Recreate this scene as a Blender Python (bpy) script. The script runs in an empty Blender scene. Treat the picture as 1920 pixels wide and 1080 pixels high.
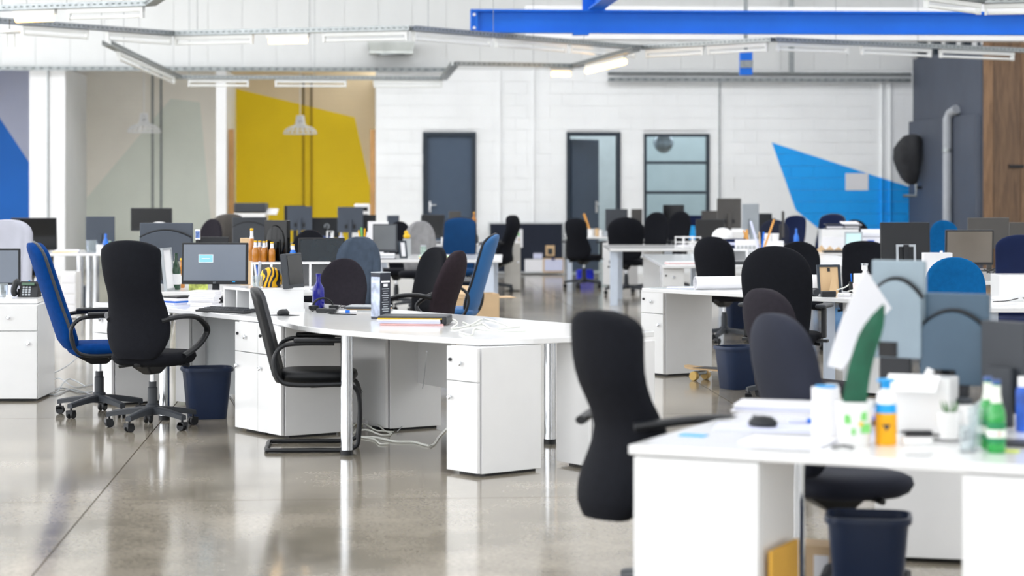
import bpy, math, random, re
from mathutils import Vector, Matrix

# ------------------------------------------------------------------ camera, world, exposure
F, CX, HY, H = 4200.0, 960.0, 340.0, 1.6          # focal length (px of 1920), principal column, horizon row, eye height
TH = math.atan(283 / F); CT, ST = math.cos(TH), math.sin(TH)
sc = bpy.context.scene
C = sc.collection
cam_d = bpy.data.cameras.new('camera'); cam = bpy.data.objects.new('camera', cam_d); C.objects.link(cam)
cam.location = (0, 0, H); cam.rotation_euler = (math.pi / 2, 0, -TH)
cam_d.sensor_width = 36; cam_d.lens = 36 * F / 1920; cam_d.shift_y = -200 / 1920
cam_d.clip_end = 300
cam_d.dof.use_dof = True; cam_d.dof.focus_distance = 15.0; cam_d.dof.aperture_fstop = 2.3
sc.camera = cam
world = bpy.data.worlds.new('World'); sc.world = world; world.use_nodes = True
bg = world.node_tree.nodes['Background']
bg.inputs[0].default_value = (0.965, 0.98, 1.0, 1); bg.inputs[1].default_value = 2.6
vs = sc.view_settings
vs.view_transform = 'Standard'; vs.look = 'None'; vs.exposure = 0.56; vs.gamma = 1; vs.use_curve_mapping = False
sc.cycles.max_bounces = 10; sc.cycles.diffuse_bounces = 6

# ------------------------------------------------------------------ pixel calibration -> world
def W(px, Z, z=0.0):
    u = (px - CX) / F
    return Vector((Z * (u * CT + ST), Z * (CT - u * ST), z))
def G(px, py, z=0.0): return W(px, F * (H - z) / (py - HY), z)      # a point of the horizontal plane at height z
DT = 0.735
def T(px, py): return G(px, py, DT)
def zy(py, Z): return H - (py - HY) * Z / F
def wallp(px, py, Y):
    u = (px - CX) / F; Z = Y / (CT - u * ST)
    return Vector((Z * (u * CT + ST), Y, zy(py, Z)))
def R(a): return math.radians(a) - TH

# ------------------------------------------------------------------ materials
def lin(c):
    return tuple(((x / 255) / 12.92 if x / 255 <= 0.04045 else ((x / 255 + 0.055) / 1.055) ** 2.4) for x in c) + (1,)
MATS = {}
def mat(name, col, rough=0.5, metal=0.0, var=0.06, scale=6.0, bump=0.0, bscale=60.0, emit=0, trans=0.0, spec=0.5, coat=0.0, ior=1.45, alpha=1.0):
    if name in MATS: return MATS[name]
    m = bpy.data.materials.new(name); m.use_nodes = True
    nt = m.node_tree; b = nt.nodes['Principled BSDF']
    c = lin(col)
    tc = nt.nodes.new('ShaderNodeTexCoord'); nz = nt.nodes.new('ShaderNodeTexNoise')
    nz.inputs['Scale'].default_value = scale; nz.inputs['Detail'].default_value = 4
    nt.links.new(tc.outputs['Object'], nz.inputs['Vector'])
    rp = nt.nodes.new('ShaderNodeValToRGB')
    rp.color_ramp.elements[0].position = 0.3; rp.color_ramp.elements[1].position = 0.7
    rp.color_ramp.elements[0].color = tuple(x * (1 - var) for x in c[:3]) + (1,)
    rp.color_ramp.elements[1].color = tuple(min(1, x * (1 + var)) for x in c[:3]) + (1,)
    nt.links.new(nz.outputs['Fac'], rp.inputs['Fac']); nt.links.new(rp.outputs['Color'], b.inputs['Base Color'])
    b.inputs['Roughness'].default_value = rough; b.inputs['Metallic'].default_value = metal
    b.inputs['Specular IOR Level'].default_value = spec; b.inputs['IOR'].default_value = ior
    b.inputs['Transmission Weight'].default_value = trans; b.inputs['Coat Weight'].default_value = coat
    b.inputs['Alpha'].default_value = alpha
    if emit:
        b.inputs['Emission Color'].default_value = c; b.inputs['Emission Strength'].default_value = emit
    if bump:
        n2 = nt.nodes.new('ShaderNodeTexNoise'); n2.inputs['Scale'].default_value = bscale; n2.inputs['Detail'].default_value = 3
        nt.links.new(tc.outputs['Object'], n2.inputs['Vector'])
        bp = nt.nodes.new('ShaderNodeBump'); bp.inputs['Strength'].default_value = bump; bp.inputs['Distance'].default_value = 0.01
        nt.links.new(n2.outputs['Fac'], bp.inputs['Height']); nt.links.new(bp.outputs['Normal'], b.inputs['Normal'])
    MATS[name] = m
    return m
def mural(name, base, layers, rough=0.55, brick=0.0):
    """wall paint with flat painted polygons: layers = [(colour, [((x1,z1),(x2,z2)), ...])], inside is left of every edge"""
    m = bpy.data.materials.new(name); m.use_nodes = True; nt = m.node_tree; b = nt.nodes['Principled BSDF']
    L = nt.links.new
    g = nt.nodes.new('ShaderNodeNewGeometry'); s = nt.nodes.new('ShaderNodeSeparateXYZ'); L(g.outputs['Position'], s.inputs[0])
    cur = None
    nz = nt.nodes.new('ShaderNodeTexNoise'); nz.inputs['Scale'].default_value = 1.3; nz.inputs['Detail'].default_value = 5
    L(g.outputs['Position'], nz.inputs['Vector'])
    def math_(op, a, bb):
        n = nt.nodes.new('ShaderNodeMath'); n.operation = op
        for i, v in enumerate((a, bb)):
            if isinstance(v, (int, float)): n.inputs[i].default_value = v
            else: L(v, n.inputs[i])
        return n.outputs[0]
    def rgb(c, v=0.04):
        rp = nt.nodes.new('ShaderNodeValToRGB'); c = lin(c)
        rp.color_ramp.elements[0].position = .3; rp.color_ramp.elements[1].position = .7
        rp.color_ramp.elements[0].color = tuple(x * (1 - v) for x in c[:3]) + (1,); rp.color_ramp.elements[1].color = tuple(min(1, x * (1 + v)) for x in c[:3]) + (1,)
        L(nz.outputs['Fac'], rp.inputs['Fac']); return rp.outputs[0]
    cur = rgb(base)
    for col, edges in layers:
        f = None
        for (x1, z1), (x2, z2) in edges:
            nx, nzv = -(z2 - z1), (x2 - x1)
            d = math_('ADD', math_('MULTIPLY', s.outputs[0], nx), math_('MULTIPLY', s.outputs[2], nzv))
            e = math_('GREATER_THAN', d, nx * x1 + nzv * z1)
            f = e if f is None else math_('MULTIPLY', f, e)
        mx = nt.nodes.new('ShaderNodeMix'); mx.data_type = 'RGBA'
        L(f, mx.inputs['Factor']); L(cur, mx.inputs[6]); L(rgb(col), mx.inputs[7]); cur = mx.outputs[2]
    L(cur, b.inputs['Base Color']); b.inputs['Roughness'].default_value = rough
    if brick:
        cb = nt.nodes.new('ShaderNodeCombineXYZ'); L(s.outputs[0], cb.inputs[0]); L(s.outputs[2], cb.inputs[1])
        bt = nt.nodes.new('ShaderNodeTexBrick'); bt.inputs['Scale'].default_value = 1; bt.inputs['Brick Width'].default_value = .23; bt.inputs['Row Height'].default_value = .085
        bt.inputs['Mortar Size'].default_value = .008; bt.inputs['Color1'].default_value = (1, 1, 1, 1); bt.inputs['Color2'].default_value = (.8, .8, .8, 1); bt.inputs['Mortar'].default_value = (0, 0, 0, 1)
        L(cb.outputs[0], bt.inputs['Vector'])
        bp = nt.nodes.new('ShaderNodeBump'); bp.inputs['Strength'].default_value = brick; bp.inputs['Distance'].default_value = .01
        L(bt.outputs['Color'], bp.inputs['Height']); L(bp.outputs['Normal'], b.inputs['Normal'])
    return m
WHITE = mat('white_laminate', (231, 232, 233), .13, var=.015, spec=.5)
WHITE2 = mat('white_paint', (238, 239, 240), .5, var=.03, scale=1.5)
GREYP = mat('grey_laminate', (176, 180, 182), .4, var=.03)
CHROME = mat('chrome', (215, 218, 222), .12, metal=1)
STEEL = mat('galvanised_steel', (150, 155, 156), .35, metal=.85, var=.15, scale=20)
LEGM = mat('pale_leg_paint', (205, 216, 232), .35)
BLACKF = mat('black_fabric', (16, 18, 25), .9, var=.12, scale=40, bump=.25, bscale=400, spec=.25)
DARKF = mat('charcoal_fabric', (38, 35, 42), .9, var=.12, scale=40, bump=.25, bscale=400, spec=.25)
BLACKL = mat('black_leather', (13, 16, 20), .46, var=.1, bump=.1, bscale=120, spec=.35)
BLUEF = mat('royal_blue_fabric', (0, 56, 122), .85, var=.1, scale=30, bump=.2, bscale=300, spec=.12)
BLUEM = mat('mid_blue_fabric', (4, 86, 142), .8, var=.1, scale=30, bump=.2, bscale=300, spec=.15)
BLUEL = mat('teal_blue_leather', (45, 105, 165), .4, var=.08, spec=.5)
NAVY = mat('navy_fabric', (12, 26, 62), .85, var=.1, spec=.3)
TEALF = mat('petrol_blue_fabric', (8, 58, 104), .85, var=.1, spec=.3)
PLAST = mat('black_plastic', (20, 23, 28), .42, var=.08)
PLASTG = mat('dark_grey_plastic', (52, 56, 62), .45, var=.06)
MONG = mat('slate_monitor_plastic', (62, 70, 82), .4, var=.05)
MONT = mat('brown_grey_monitor_plastic', (70, 68, 66), .45, var=.05)
MONL = mat('pale_grey_monitor_plastic', (138, 154, 164), .38, var=.05)
SILV = mat('silver_plastic', (170, 176, 182), .35, var=.05)
SCRB = mat('black_screen', (10, 13, 17), .12, var=.05)
SCRT = mat('dark_teal_screen', (12, 28, 38), .2, var=.05)
SCRG = mat('grey_glossy_screen', (112, 120, 132), .25, var=.04, scale=2)
SCRBR = mat('brown_reflection_screen', (110, 103, 95), .25, var=.1, scale=2)  # brown reflection put into the base colour
PAPER = mat('white_paper', (232, 232, 236), .75, var=.01)
PAPERB = mat('bluish_paper', (206, 210, 234), .75, var=.02)
CARD = mat('cardboard', (206, 178, 142), .8, var=.06)
MDF = mat('frame_backing_board', (204, 174, 135), .8, var=.05)
WOODP = mat('pencil_wood', (222, 160, 80), .6)
YEL = mat('yellow_plastic', (235, 190, 30), .5)
ORNG = mat('orange_plastic', (238, 170, 10), .4)
CYAN = mat('cyan_plastic', (20, 160, 230), .35)
COBALT = mat('cobalt_glass', (4, 10, 128), .08, var=.03, coat=.3)
AMBER = mat('amber_glass', (176, 110, 22), .1, var=.12, coat=.5)
GREENG = mat('green_glass', (24, 150, 60), .08, var=.08, coat=.6)
DGREENG = mat('dark_green_glass', (20, 62, 40), .08, var=.08, coat=.6)
PETB = mat('blue_water_bottle', (24, 110, 215), .12, var=.08, coat=.4)
CLEAR = mat('clear_glass', (240, 246, 248), .04, trans=.9, var=0, ior=1.2)
CERAM = mat('white_ceramic', (232, 232, 232), .2, var=.01, coat=.3)
BIN = mat('navy_bin_plastic', (30, 46, 76), .42, var=.06)
CABLEW = mat('white_cable', (226, 228, 222), .5)
CABLEB = mat('black_cable', (22, 23, 25), .5)
BEAMB = mat('blue_beam_paint', (0, 104, 212), .5, var=.05, scale=2)
DOORG = mat('slate_door_paint', (68, 84, 104), .42, var=.03)
FRAMED = mat('dark_frame_paint', (34, 46, 58), .4)
GREYW = mat('charcoal_wall_paint', (76, 83, 97), .6, var=.1, scale=1.2)
RED = mat('red_print', (190, 60, 60), .6)
GREENP = mat('green_print', (120, 200, 110), .6)
CACT = mat('green_leaf', (14, 84, 60), .45, var=.25, scale=14)
PINK = mat('pink_print', (214, 170, 168), .7)
TUBEOFF = mat('unlit_tube', (238, 240, 238), .35, var=.02)
HOUS = mat('white_fixture_enamel', (232, 234, 232), .4, var=.02)
TUBEON = mat('lit_tube', (255, 204, 120), .4, var=0, emit=4)
GREYC = mat('grey_jersey_cloth', (136, 136, 138), .95, var=.12, scale=12)
DENIM = mat('denim_cloth', (62, 74, 90), .92, var=.18, scale=16, bump=.2, bscale=200)
CLOTHW = mat('pale_grey_cloth', (178, 180, 192), .92, var=.05, scale=8)

# ------------------------------------------------------------------ mesh building
class MB:
    def __init__(s): s.v = []; s.f = []
    def add(s, vs, fs, M=None):
        o = len(s.v); s.v += [tuple(M @ Vector(p)) if M else tuple(p) for p in vs]; s.f += [tuple(i + o for i in q) for q in fs]; return s
    def box(s, c, d, rz=0.0, rx=0.0):
        x, y, z = d[0] / 2, d[1] / 2, d[2] / 2
        M = Matrix.Translation(c) @ Matrix.Rotation(rz, 4, 'Z') @ Matrix.Rotation(rx, 4, 'X')
        return s.add([(-x, -y, -z), (x, -y, -z), (x, y, -z), (-x, y, -z), (-x, -y, z), (x, -y, z), (x, y, z), (-x, y, z)],
                     [(0, 3, 2, 1), (4, 5, 6, 7), (0, 1, 5, 4), (1, 2, 6, 5), (2, 3, 7, 6), (3, 0, 4, 7)], M)
    def prism(s, pts, z0, z1, M=None):
        a = sum(pts[i][0] * pts[(i + 1) % len(pts)][1] - pts[(i + 1) % len(pts)][0] * pts[i][1] for i in range(len(pts)))
        if a < 0: pts = list(reversed(pts))
        n = len(pts)
        return s.add([(p[0], p[1], z0) for p in pts] + [(p[0], p[1], z1) for p in pts],
                     [tuple(range(n - 1, -1, -1)), tuple(range(n, 2 * n))] + [(i, (i + 1) % n, n + (i + 1) % n, n + i) for i in range(n)], M)
    def loft(s, rings, cap=True, M=None, closed=True):
        n = len(rings[0]); vs = [p for r in rings for p in r]; fs = []
        m = n if closed else n - 1
        for i in range(len(rings) - 1):
            for j in range(m):
                k = (j + 1) % n; fs.append((i * n + j, i * n + k, (i + 1) * n + k, (i + 1) * n + j))
        if cap: fs += [tuple(range(n - 1, -1, -1)), tuple(range((len(rings) - 1) * n, len(rings) * n))]
        return s.add(vs, fs, M)
    def lathe(s, prof, n=16, c=(0, 0, 0), M=None, cap=True):
        return s.loft([[(c[0] + r * math.cos(2 * math.pi * j / n), c[1] + r * math.sin(2 * math.pi * j / n), c[2] + z) for j in range(n)] for r, z in prof], cap, M)
    def tube(s, path, r, n=8, M=None, flat=1.0):
        P = [Vector(p) for p in path]; rings = []; up = Vector((0, 0, 1)); prev = None
        for i, p in enumerate(P):
            t = (P[min(i + 1, len(P) - 1)] - P[max(i - 1, 0)])
            t = t.normalized() if t.length > 1e-9 else Vector((1, 0, 0))
            if prev is None:
                a = up if abs(t.z) < .9 else Vector((1, 0, 0)); x = t.cross(a).normalized()
            else:
                x = prev - t * prev.dot(t)
                x = x.normalized() if x.length > 1e-6 else t.cross(up).normalized()
            prev = x; y = x.cross(t).normalized()
            rr = r[i] if isinstance(r, (list, tuple)) else r
            rings.append([tuple(p + x * rr * math.cos(2 * math.pi * j / n) * flat + y * rr * math.sin(2 * math.pi * j / n)) for j in range(n)])
        return s.loft(rings, True, M)
    def mesh(s, name, m=None, smooth=False, ang=40):
        me = bpy.data.meshes.new(name); me.from_pydata(s.v, [], s.f); me.update()
        if smooth:
            me.shade_smooth()
            me.set_sharp_from_angle(angle=math.radians(ang))
        if m: me.materials.append(m)
        return me
    def build(s, name, m, parent=None, smooth=False, bevel=0, loc=None, rz=None):
        return obj(name, s.mesh(name, m, smooth), parent, bevel, loc, rz)
def obj(name, me, parent=None, bevel=0, loc=None, rz=None):
    o = bpy.data.objects.new(name, me); C.objects.link(o)
    if parent: o.parent = parent
    if loc is not None: o.location = loc
    if rz is not None: o.rotation_euler = (0, 0, rz)
    if bevel:
        b = o.modifiers.new('bevel', 'BEVEL'); b.width = bevel; b.segments = 2; b.limit_method = 'ANGLE'
    return o
def tag(o, label, cat, group=None):
    o['label'] = label; o['category'] = cat
    if group: o['group'] = group
    return o
def thing(name, label, cat, loc, rz=0.0, group=None):
    o = bpy.data.objects.new(name, None); C.objects.link(o); o.empty_display_size = .1
    o.location = loc; o.rotation_euler = (0, 0, rz)
    return tag(o, label, cat, group)
def struct(o): o['kind'] = 'structure'; return o
CACHE = {}
def cached(key, fn):
    if key not in CACHE: CACHE[key] = fn()
    return CACHE[key]
def smooth_path(pts, k=6):
    P = [Vector(p) for p in pts]; out = []
    for i in range(len(P) - 1):
        p0, p1, p2, p3 = P[max(i - 1, 0)], P[i], P[i + 1], P[min(i + 2, len(P) - 1)]
        for j in range(k):
            t = j / k
            out.append(.5 * ((2 * p1) + (p2 - p0) * t + (2 * p0 - 5 * p1 + 4 * p2 - p3) * t * t + (3 * p1 - p0 - 3 * p2 + p3) * t ** 3))
    out.append(P[-1]); return out
def text_mesh(s, size, m, depth=.0006):
    cu = bpy.data.curves.new('lettering', 'FONT'); cu.body = s; cu.size = size; cu.extrude = depth; cu.align_x = 'CENTER'; cu.align_y = 'CENTER'
    o = bpy.data.objects.new('lettering', cu); C.objects.link(o)
    me = bpy.data.meshes.new_from_object(o.evaluated_get(bpy.context.evaluated_depsgraph_get()))
    bpy.data.objects.remove(o); bpy.data.curves.remove(cu); me.materials.clear(); me.materials.append(m); return me
def lettering(s, size, m, parent, loc, rot):
    o = obj('lettering', text_mesh(s, size, m), parent); o.location = loc; o.rotation_euler = rot; return o
# ------------------------------------------------------------------ the hall
random.seed(7)
YB = 38.5
XL, XR, XRR = -12.0, wallp(1712, 300, YB).x, 15.0
YW = 34.2                                            # timber partition plane
ZROOF = 7.0
# polished concrete
def concrete():
    m = bpy.data.materials.new('polished_concrete'); m.use_nodes = True; nt = m.node_tree; b = nt.nodes['Principled BSDF']; L = nt.links.new
    g = nt.nodes.new('ShaderNodeNewGeometry')
    mp = nt.nodes.new('ShaderNodeMapping'); mp.inputs['Scale'].default_value = (1.0, .8, 1); L(g.outputs['Position'], mp.inputs[0])
    n1 = nt.nodes.new('ShaderNodeTexNoise'); n1.inputs['Scale'].default_value = 1.1; n1.inputs['Detail'].default_value = 8; n1.inputs['Roughness'].default_value = .62; L(mp.outputs[0], n1.inputs['Vector'])
    n2 = nt.nodes.new('ShaderNodeTexNoise'); n2.inputs['Scale'].default_value = 48; n2.inputs['Detail'].default_value = 5; L(mp.outputs[0], n2.inputs['Vector'])
    r1 = nt.nodes.new('ShaderNodeValToRGB'); e = r1.color_ramp.elements
    e[0].position = .32; e[0].color = lin((116, 109, 96)); e[1].position = .7; e[1].color = lin((180, 172, 158))
    L(n1.outputs['Fac'], r1.inputs[0])
    r2 = nt.nodes.new('ShaderNodeValToRGB'); r2.color_ramp.elements[0].position = .35; r2.color_ramp.elements[0].color = (.76, .75, .73, 1); r2.color_ramp.elements[1].position = .6; r2.color_ramp.elements[1].color = (1, 1, 1, 1); L(n2.outputs['Fac'], r2.inputs[0])
    mx = nt.nodes.new('ShaderNodeMix'); mx.data_type = 'RGBA'; mx.blend_type = 'MULTIPLY'; mx.inputs['Factor'].default_value = 1
    L(r1.outputs[0], mx.inputs[6]); L(r2.outputs[0], mx.inputs[7]); L(mx.outputs[2], b.inputs['Base Color'])
    rr = nt.nodes.new('ShaderNodeMapRange'); rr.inputs[3].default_value = .10; rr.inputs[4].default_value = .135; L(n1.outputs['Fac'], rr.inputs[0]); L(rr.outputs[0], b.inputs['Roughness'])
    b.inputs['Specular IOR Level'].default_value = .5
    bp = nt.nodes.new('ShaderNodeBump'); bp.inputs['Strength'].default_value = .003; bp.inputs['Distance'].default_value = .01; L(n2.outputs['Fac'], bp.inputs['Height']); L(bp.outputs[0], b.inputs['Normal'])
    return m
CONC = concrete()
JOINT = mat('floor_joint_sealant', (96, 90, 80), .7)
fl = struct(MB().box(((XL + XRR) / 2, 18, -.11), (XRR - XL + .4, 62, .2)).build('floor', JOINT))
xs = [-13.33 + 4 * k for k in range(9)]; ys = [-8.7 + 4 * k for k in range(15)]
slab = cached('slab', lambda: MB().box((0, 0, -.005), (3.990, 3.990, .011)).mesh('slab', CONC))
for x in xs[:-1]:
    for y in ys[:-1]:
        x0, x1, y0, y1 = max(x, XL), min(x + 4, XRR), y, min(y + 4, 47)
        o = obj('slab', slab, fl, 0, ((x0 + x1) / 2, (y0 + y1) / 2, 0))
        o.scale = ((x1 - x0 - .008) / 3.99, (y1 - y0 - .008) / 3.99, 1)

def wx(px): return wallp(px, 300, YB).x
def wz(px, py): return wallp(px, py, YB).z
ZL = wz(600, 129)                                    # underside of the lintel over the alcoves
blue_edges = [(wallp(1447, 267, YB), wallp(1492, 394, YB)), (wallp(1492, 394, YB), wallp(1560, 449, YB)), (wallp(1720, 355.5, YB), wallp(1447, 267, YB))]
MWALL = mural('painted_blockwork', (247, 249, 250), [((0, 165, 255), [((a.x, a.z), (b.x, b.z)) for a, b in blue_edges])])
# back wall core with openings
ops = [(wx(795), wx(890), 0, wz(840, 251)), (wx(1064), wx(1161), 0, wz(1110, 251)), (wx(1208), wx(1329), wz(1270, 446), wz(1270, 253))]
x0w, x1w = wx(705), XR
def solid_rects(x0, x1, z0, z1):
    r = []; cur = x0
    for (a, b, c, d) in ops:
        r.append((cur, a, z0, z1))
        if c > z0: r.append((a, b, z0, c))
        if d < z1: r.append((a, b, d, z1))
        cur = b
    r.append((cur, x1, z0, z1)); return r
mb = MB()
for (a, b, c, d) in solid_rects(x0w, x1w, 0, ZL): mb.box(((a + b) / 2, YB + .13, (c + d) / 2), (b - a, .2, d - c))
wb = struct(mb.build('wall_back', WHITE2))
BW, BH = .40, ZL / 17
blk = MB().box((0, 0, 0), (1, .034, 1)).mesh('block', MWALL)
rest = MB(); nb = 0
for r in range(17):
    z0, z1 = r * BH, (r + 1) * BH; zc = (z0 + z1) / 2
    spans = []; cur = x0w
    for (a, b, c, d) in ops:
        if z1 > c + .02 and z0 < d - .02: spans.append((cur, a)); cur = b
    spans.append((cur, x1w))
    for (a, b) in spans:
        k = math.floor((a - x0w) / BW) - 1
        while True:
            s0 = x0w + k * BW + (BW / 2 if r % 2 else 0); s1 = s0 + BW; k += 1
            if s0 >= b - .01: break
            s0, s1 = max(s0, a), min(s1, b)
            if s1 - s0 < .03: continue
            dims = (s1 - s0 - .003, 1, BH - .003); c_ = ((s0 + s1) / 2, YB + .015 + random.uniform(-.0006, .0006), zc)
            if r >= 5 and nb < 300:
                o = obj('block', blk, wb, 0, c_); o.scale = dims; nb += 1
            else: rest.box(c_, (dims[0], .034, dims[2]))
o = rest.build('blockwork', MWALL, wb); o['kind'] = 'stuff'
# upper cladding, panel by panel
xl0 = wx(-260)
lin_ = struct(MB().box(((xl0 + XR + .5) / 2, YB + .15, (ZL + ZROOF) / 2), (XR - xl0 + .5, .2, ZROOF - ZL)).build('wall_back_upper', WHITE2))
pan = MB().box((0, 0, 0), (1, .05, ZROOF - ZL - .01)).mesh('panel', mat('upper_panel_paint', (226, 228, 228), .5, var=.02, scale=1.5))
n = 31; pw = (XR - xl0) / n
for k in range(n):
    o = obj('panel', pan, lin_, 0, (xl0 + pw * (k + .5), YB + .026, (ZL + ZROOF) / 2)); o.scale = (pw - .0045, 1, 1)
# alcoves
AD = 3.0; YA = YB + AD
def edges(pts, Y): 
    q = [wallp(x, y, Y) for x, y in pts]; return [((a.x, a.z), (b.x, b.z)) for a, b in zip(q[:-1], q[1:])]
piers = [(wx(55), wx(122), 'wall_pier_wide'), (wx(405), wx(424), 'wall_pier_narrow')]
for a, b, nm in piers: struct(MB().box(((a + b) / 2, YB + AD / 2, ZL / 2), (b - a, AD, ZL)).build(nm, WHITE2))
struct(MB().box((wx(705) + .06, YB + AD / 2 + .12, ZL / 2), (.12, AD - .2, ZL)).build('wall_alcove_end', WHITE2))
MB1 = mural('alcove_paint_blue', (196, 200, 218), [((0, 116, 215), edges([(120, 402), (-60, 132)], YA))], brick=.35)
MB2 = mural('alcove_paint_greige', (246, 241, 230), [((228, 233, 222), edges([(396, 420), (375, 192), (320, 185), (100, 445)], YA))], brick=.35)
MB3 = mural('alcove_paint_yellow_bounce', (240, 220, 184), [((252, 218, 0), edges([(712, 430), (665, 220), (437, 165), (425, 245)], YA))], brick=.5)  # tan base has yellow bounce light painted in; the yellow polygon is mural
for nm, a, b, m in (('wall_alcove_blue', xl0, wx(100), MB1), ('wall_alcove_greige', wx(80), wx(415), MB2), ('wall_alcove_yellow', wx(410), wx(705) + .2, MB3)):
    struct(MB().box(((a + b) / 2, YA + .1, 2.05), (b - a, .2, 4.1)).build(nm, m))
struct(MB().box(((xl0 + wx(705)) / 2, YB + AD / 2 + .25, 4.15), (wx(705) - xl0, AD, .1)).build('ceiling_alcove', WHITE2))
struct(MB().box((xl0 + .05, YB + AD / 2, 2.05), (.1, AD, 4.1)).build('wall_alcove_left', WHITE2))
TIMB = mat('pine_trim', (196, 150, 96), .6, var=.1)
for k, px in enumerate((428, 703)):
    p = wallp(px, 300, YB + .4); struct(MB().box((p.x + (.05 if k == 0 else -.04), YB + .45, 1.25), (.09, .12, 2.5)).build('trim_%d' % (k + 1), TIMB, bevel=.004))
# baseboard under the block wall
struct(MB().box(((wx(895) + wx(1062)) / 2, YB - .012, .05), (wx(1062) - wx(895), .02, .1)).build('baseboard_back', WHITE2, bevel=.003))
# room behind the open door and window
struct(MB().box(((wx(960) + XR) / 2, YB + 5.5, 1.9), (XR - wx(960), .15, 3.8)).build('wall_rear_room', mat('rear_room_paint', (176, 192, 198), .6, var=.04)))
struct(MB().box((wx(960), YB + 2.9, 1.9), (.12, 5.2, 3.8)).build('wall_rear_room_left', WHITE2))
struct(MB().box((XR + .1, YB + 2.9, 1.9), (.12, 5.2, 3.8)).build('wall_rear_room_right', WHITE2))
struct(MB().box(((wx(960) + XR) / 2, YB + 1.6, 3.86), (XR - wx(960), 2.7, .1)).build('ceiling_light_block', WHITE2))  # unseen part-depth ceiling added to dim sky light in the rear room
# doors and window
def frame(mb, a, b, z0, z1, w, y, d, sill=False):
    mb.box((a + w / 2, y, (z0 + z1) / 2), (w, d, z1 - z0)); mb.box((b - w / 2, y, (z0 + z1) / 2), (w, d, z1 - z0)); mb.box(((a + b) / 2, y, z1 - w / 2), (b - a - 2 * w, d, w))
    if sill: mb.box(((a + b) / 2, y, z0 + w / 2), (b - a - 2 * w, d, w))
def sroot(name, loc=(0, 0, 0)):
    o = bpy.data.objects.new(name, None); C.objects.link(o); o.location = loc; return struct(o)
a, b, c, d = ops[0]
d1 = sroot('door_1'); mb = MB(); frame(mb, a - .02, b + .02, 0, d + .03, .07, YB + .07, .22); mb.build('door_frame', FRAMED, d1, bevel=.004)
lf = MB().box(((a + b) / 2, YB + .05, d / 2), (b - a - .08, .05, d - .05)).build('door_leaf', DOORG, d1, bevel=.003)
hp = wallp(806, 388, YB)
mb = MB(); mb.box((hp.x, YB + .015, hp.z), (.045, .015, .19)); mb.build('handle_plate', CHROME, lf, bevel=.004)
MB().tube([(hp.x, YB + .01, hp.z + .03), (hp.x, YB - .04, hp.z + .03), (hp.x + .11, YB - .04, hp.z + .03)], .011).build('handle', CHROME, lf, True)
a, b, c, d = ops[1]
d2 = sroot('door_2'); mb = MB(); frame(mb, a - .02, b + .02, 0, d + .03, .065, YB + .07, .22); mb.build('door_frame', FRAMED, d2, bevel=.004)
lf = MB().box((0, .42, d / 2 - .03), (.05, .84, d - .12)).build('door_leaf', DOORG, d2, loc=(a + .07, YB + .16, 0), rz=R(-36))
MB().box((.03, .76, 1.15), (.012, .05, .2)).build('lock_plate', CERAM, lf)
MB().tube([(.03, .76, 1.2), (.09, .76, 1.2), (.09, .66, 1.2)], .011).build('handle', CHROME, lf, True)
a, b, c, d = ops[2]
w1 = sroot('window_1'); mb = MB(); frame(mb, a - .01, b + .01, c - .01, d + .02, .05, YB + .05, .16, True); mb.build('window_frame', FRAMED, w1, bevel=.004)
zs = [c, wz(1270, 361), wz(1270, 305), d]
for z in zs[1:3]: MB().box(((a + b) / 2, YB + .05, z), (b - a - .1, .1, .05)).build('window_bar', FRAMED, w1)
GLASS = mat('window_glass', (235, 244, 246), .02, var=0, trans=1.0, ior=1.12)
for z0, z1 in zip(zs[:-1], zs[1:]): MB().box(((a + b) / 2, YB + .06, (z0 + z1) / 2), (b - a - .1, .008, z1 - z0 - .05)).build('pane', GLASS, w1)
p = wallp(1244, 268, YB + 2)
t = thing('glass_globe_lamp', 'round silvery globe lamp hanging behind the black-framed window', 'lamp', (p.x, p.y, p.z))
MB().lathe([(.001, -.19), (.07, -.175), (.13, -.13), (.175, -.06), (.19, 0), (.175, .06), (.13, .13), (.07, .175), (.001, .19)], 20).build('globe', mat('mirror_globe', (150, 160, 170), .2, metal=.7), t, True)
MB().tube([(0, 0, .18), (0, 0, 3.81 - p.z)], .006, 6).build('cord', CABLEB, t)
# right-hand side
ZG = wz(1712, 228)
struct(MB().box((XR + .15, (YB + YW) / 2 + .05, 3.72 / 2), (.3, YB - YW + .1, 3.72)).build('wall_right', GREYW))
struct(MB().box((XR - .04, (YB + YW) / 2, ZG / 2), (.08, YB - YW, ZG)).build('wall_right_plinth', GREYW, bevel=.02))
mb = sroot('wall_right_clerestory')
for k in range(5): MB().box((XR + .15, YW + .4 + k * .95, 3.96), (.16, .2, .48)).build('post', FRAMED, mb)
struct(MB().box((XR + .3, (YB + YW) / 2, 5.36), (.2, YB - YW, 3.28)).build('wall_right_upper', WHITE2))
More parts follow.
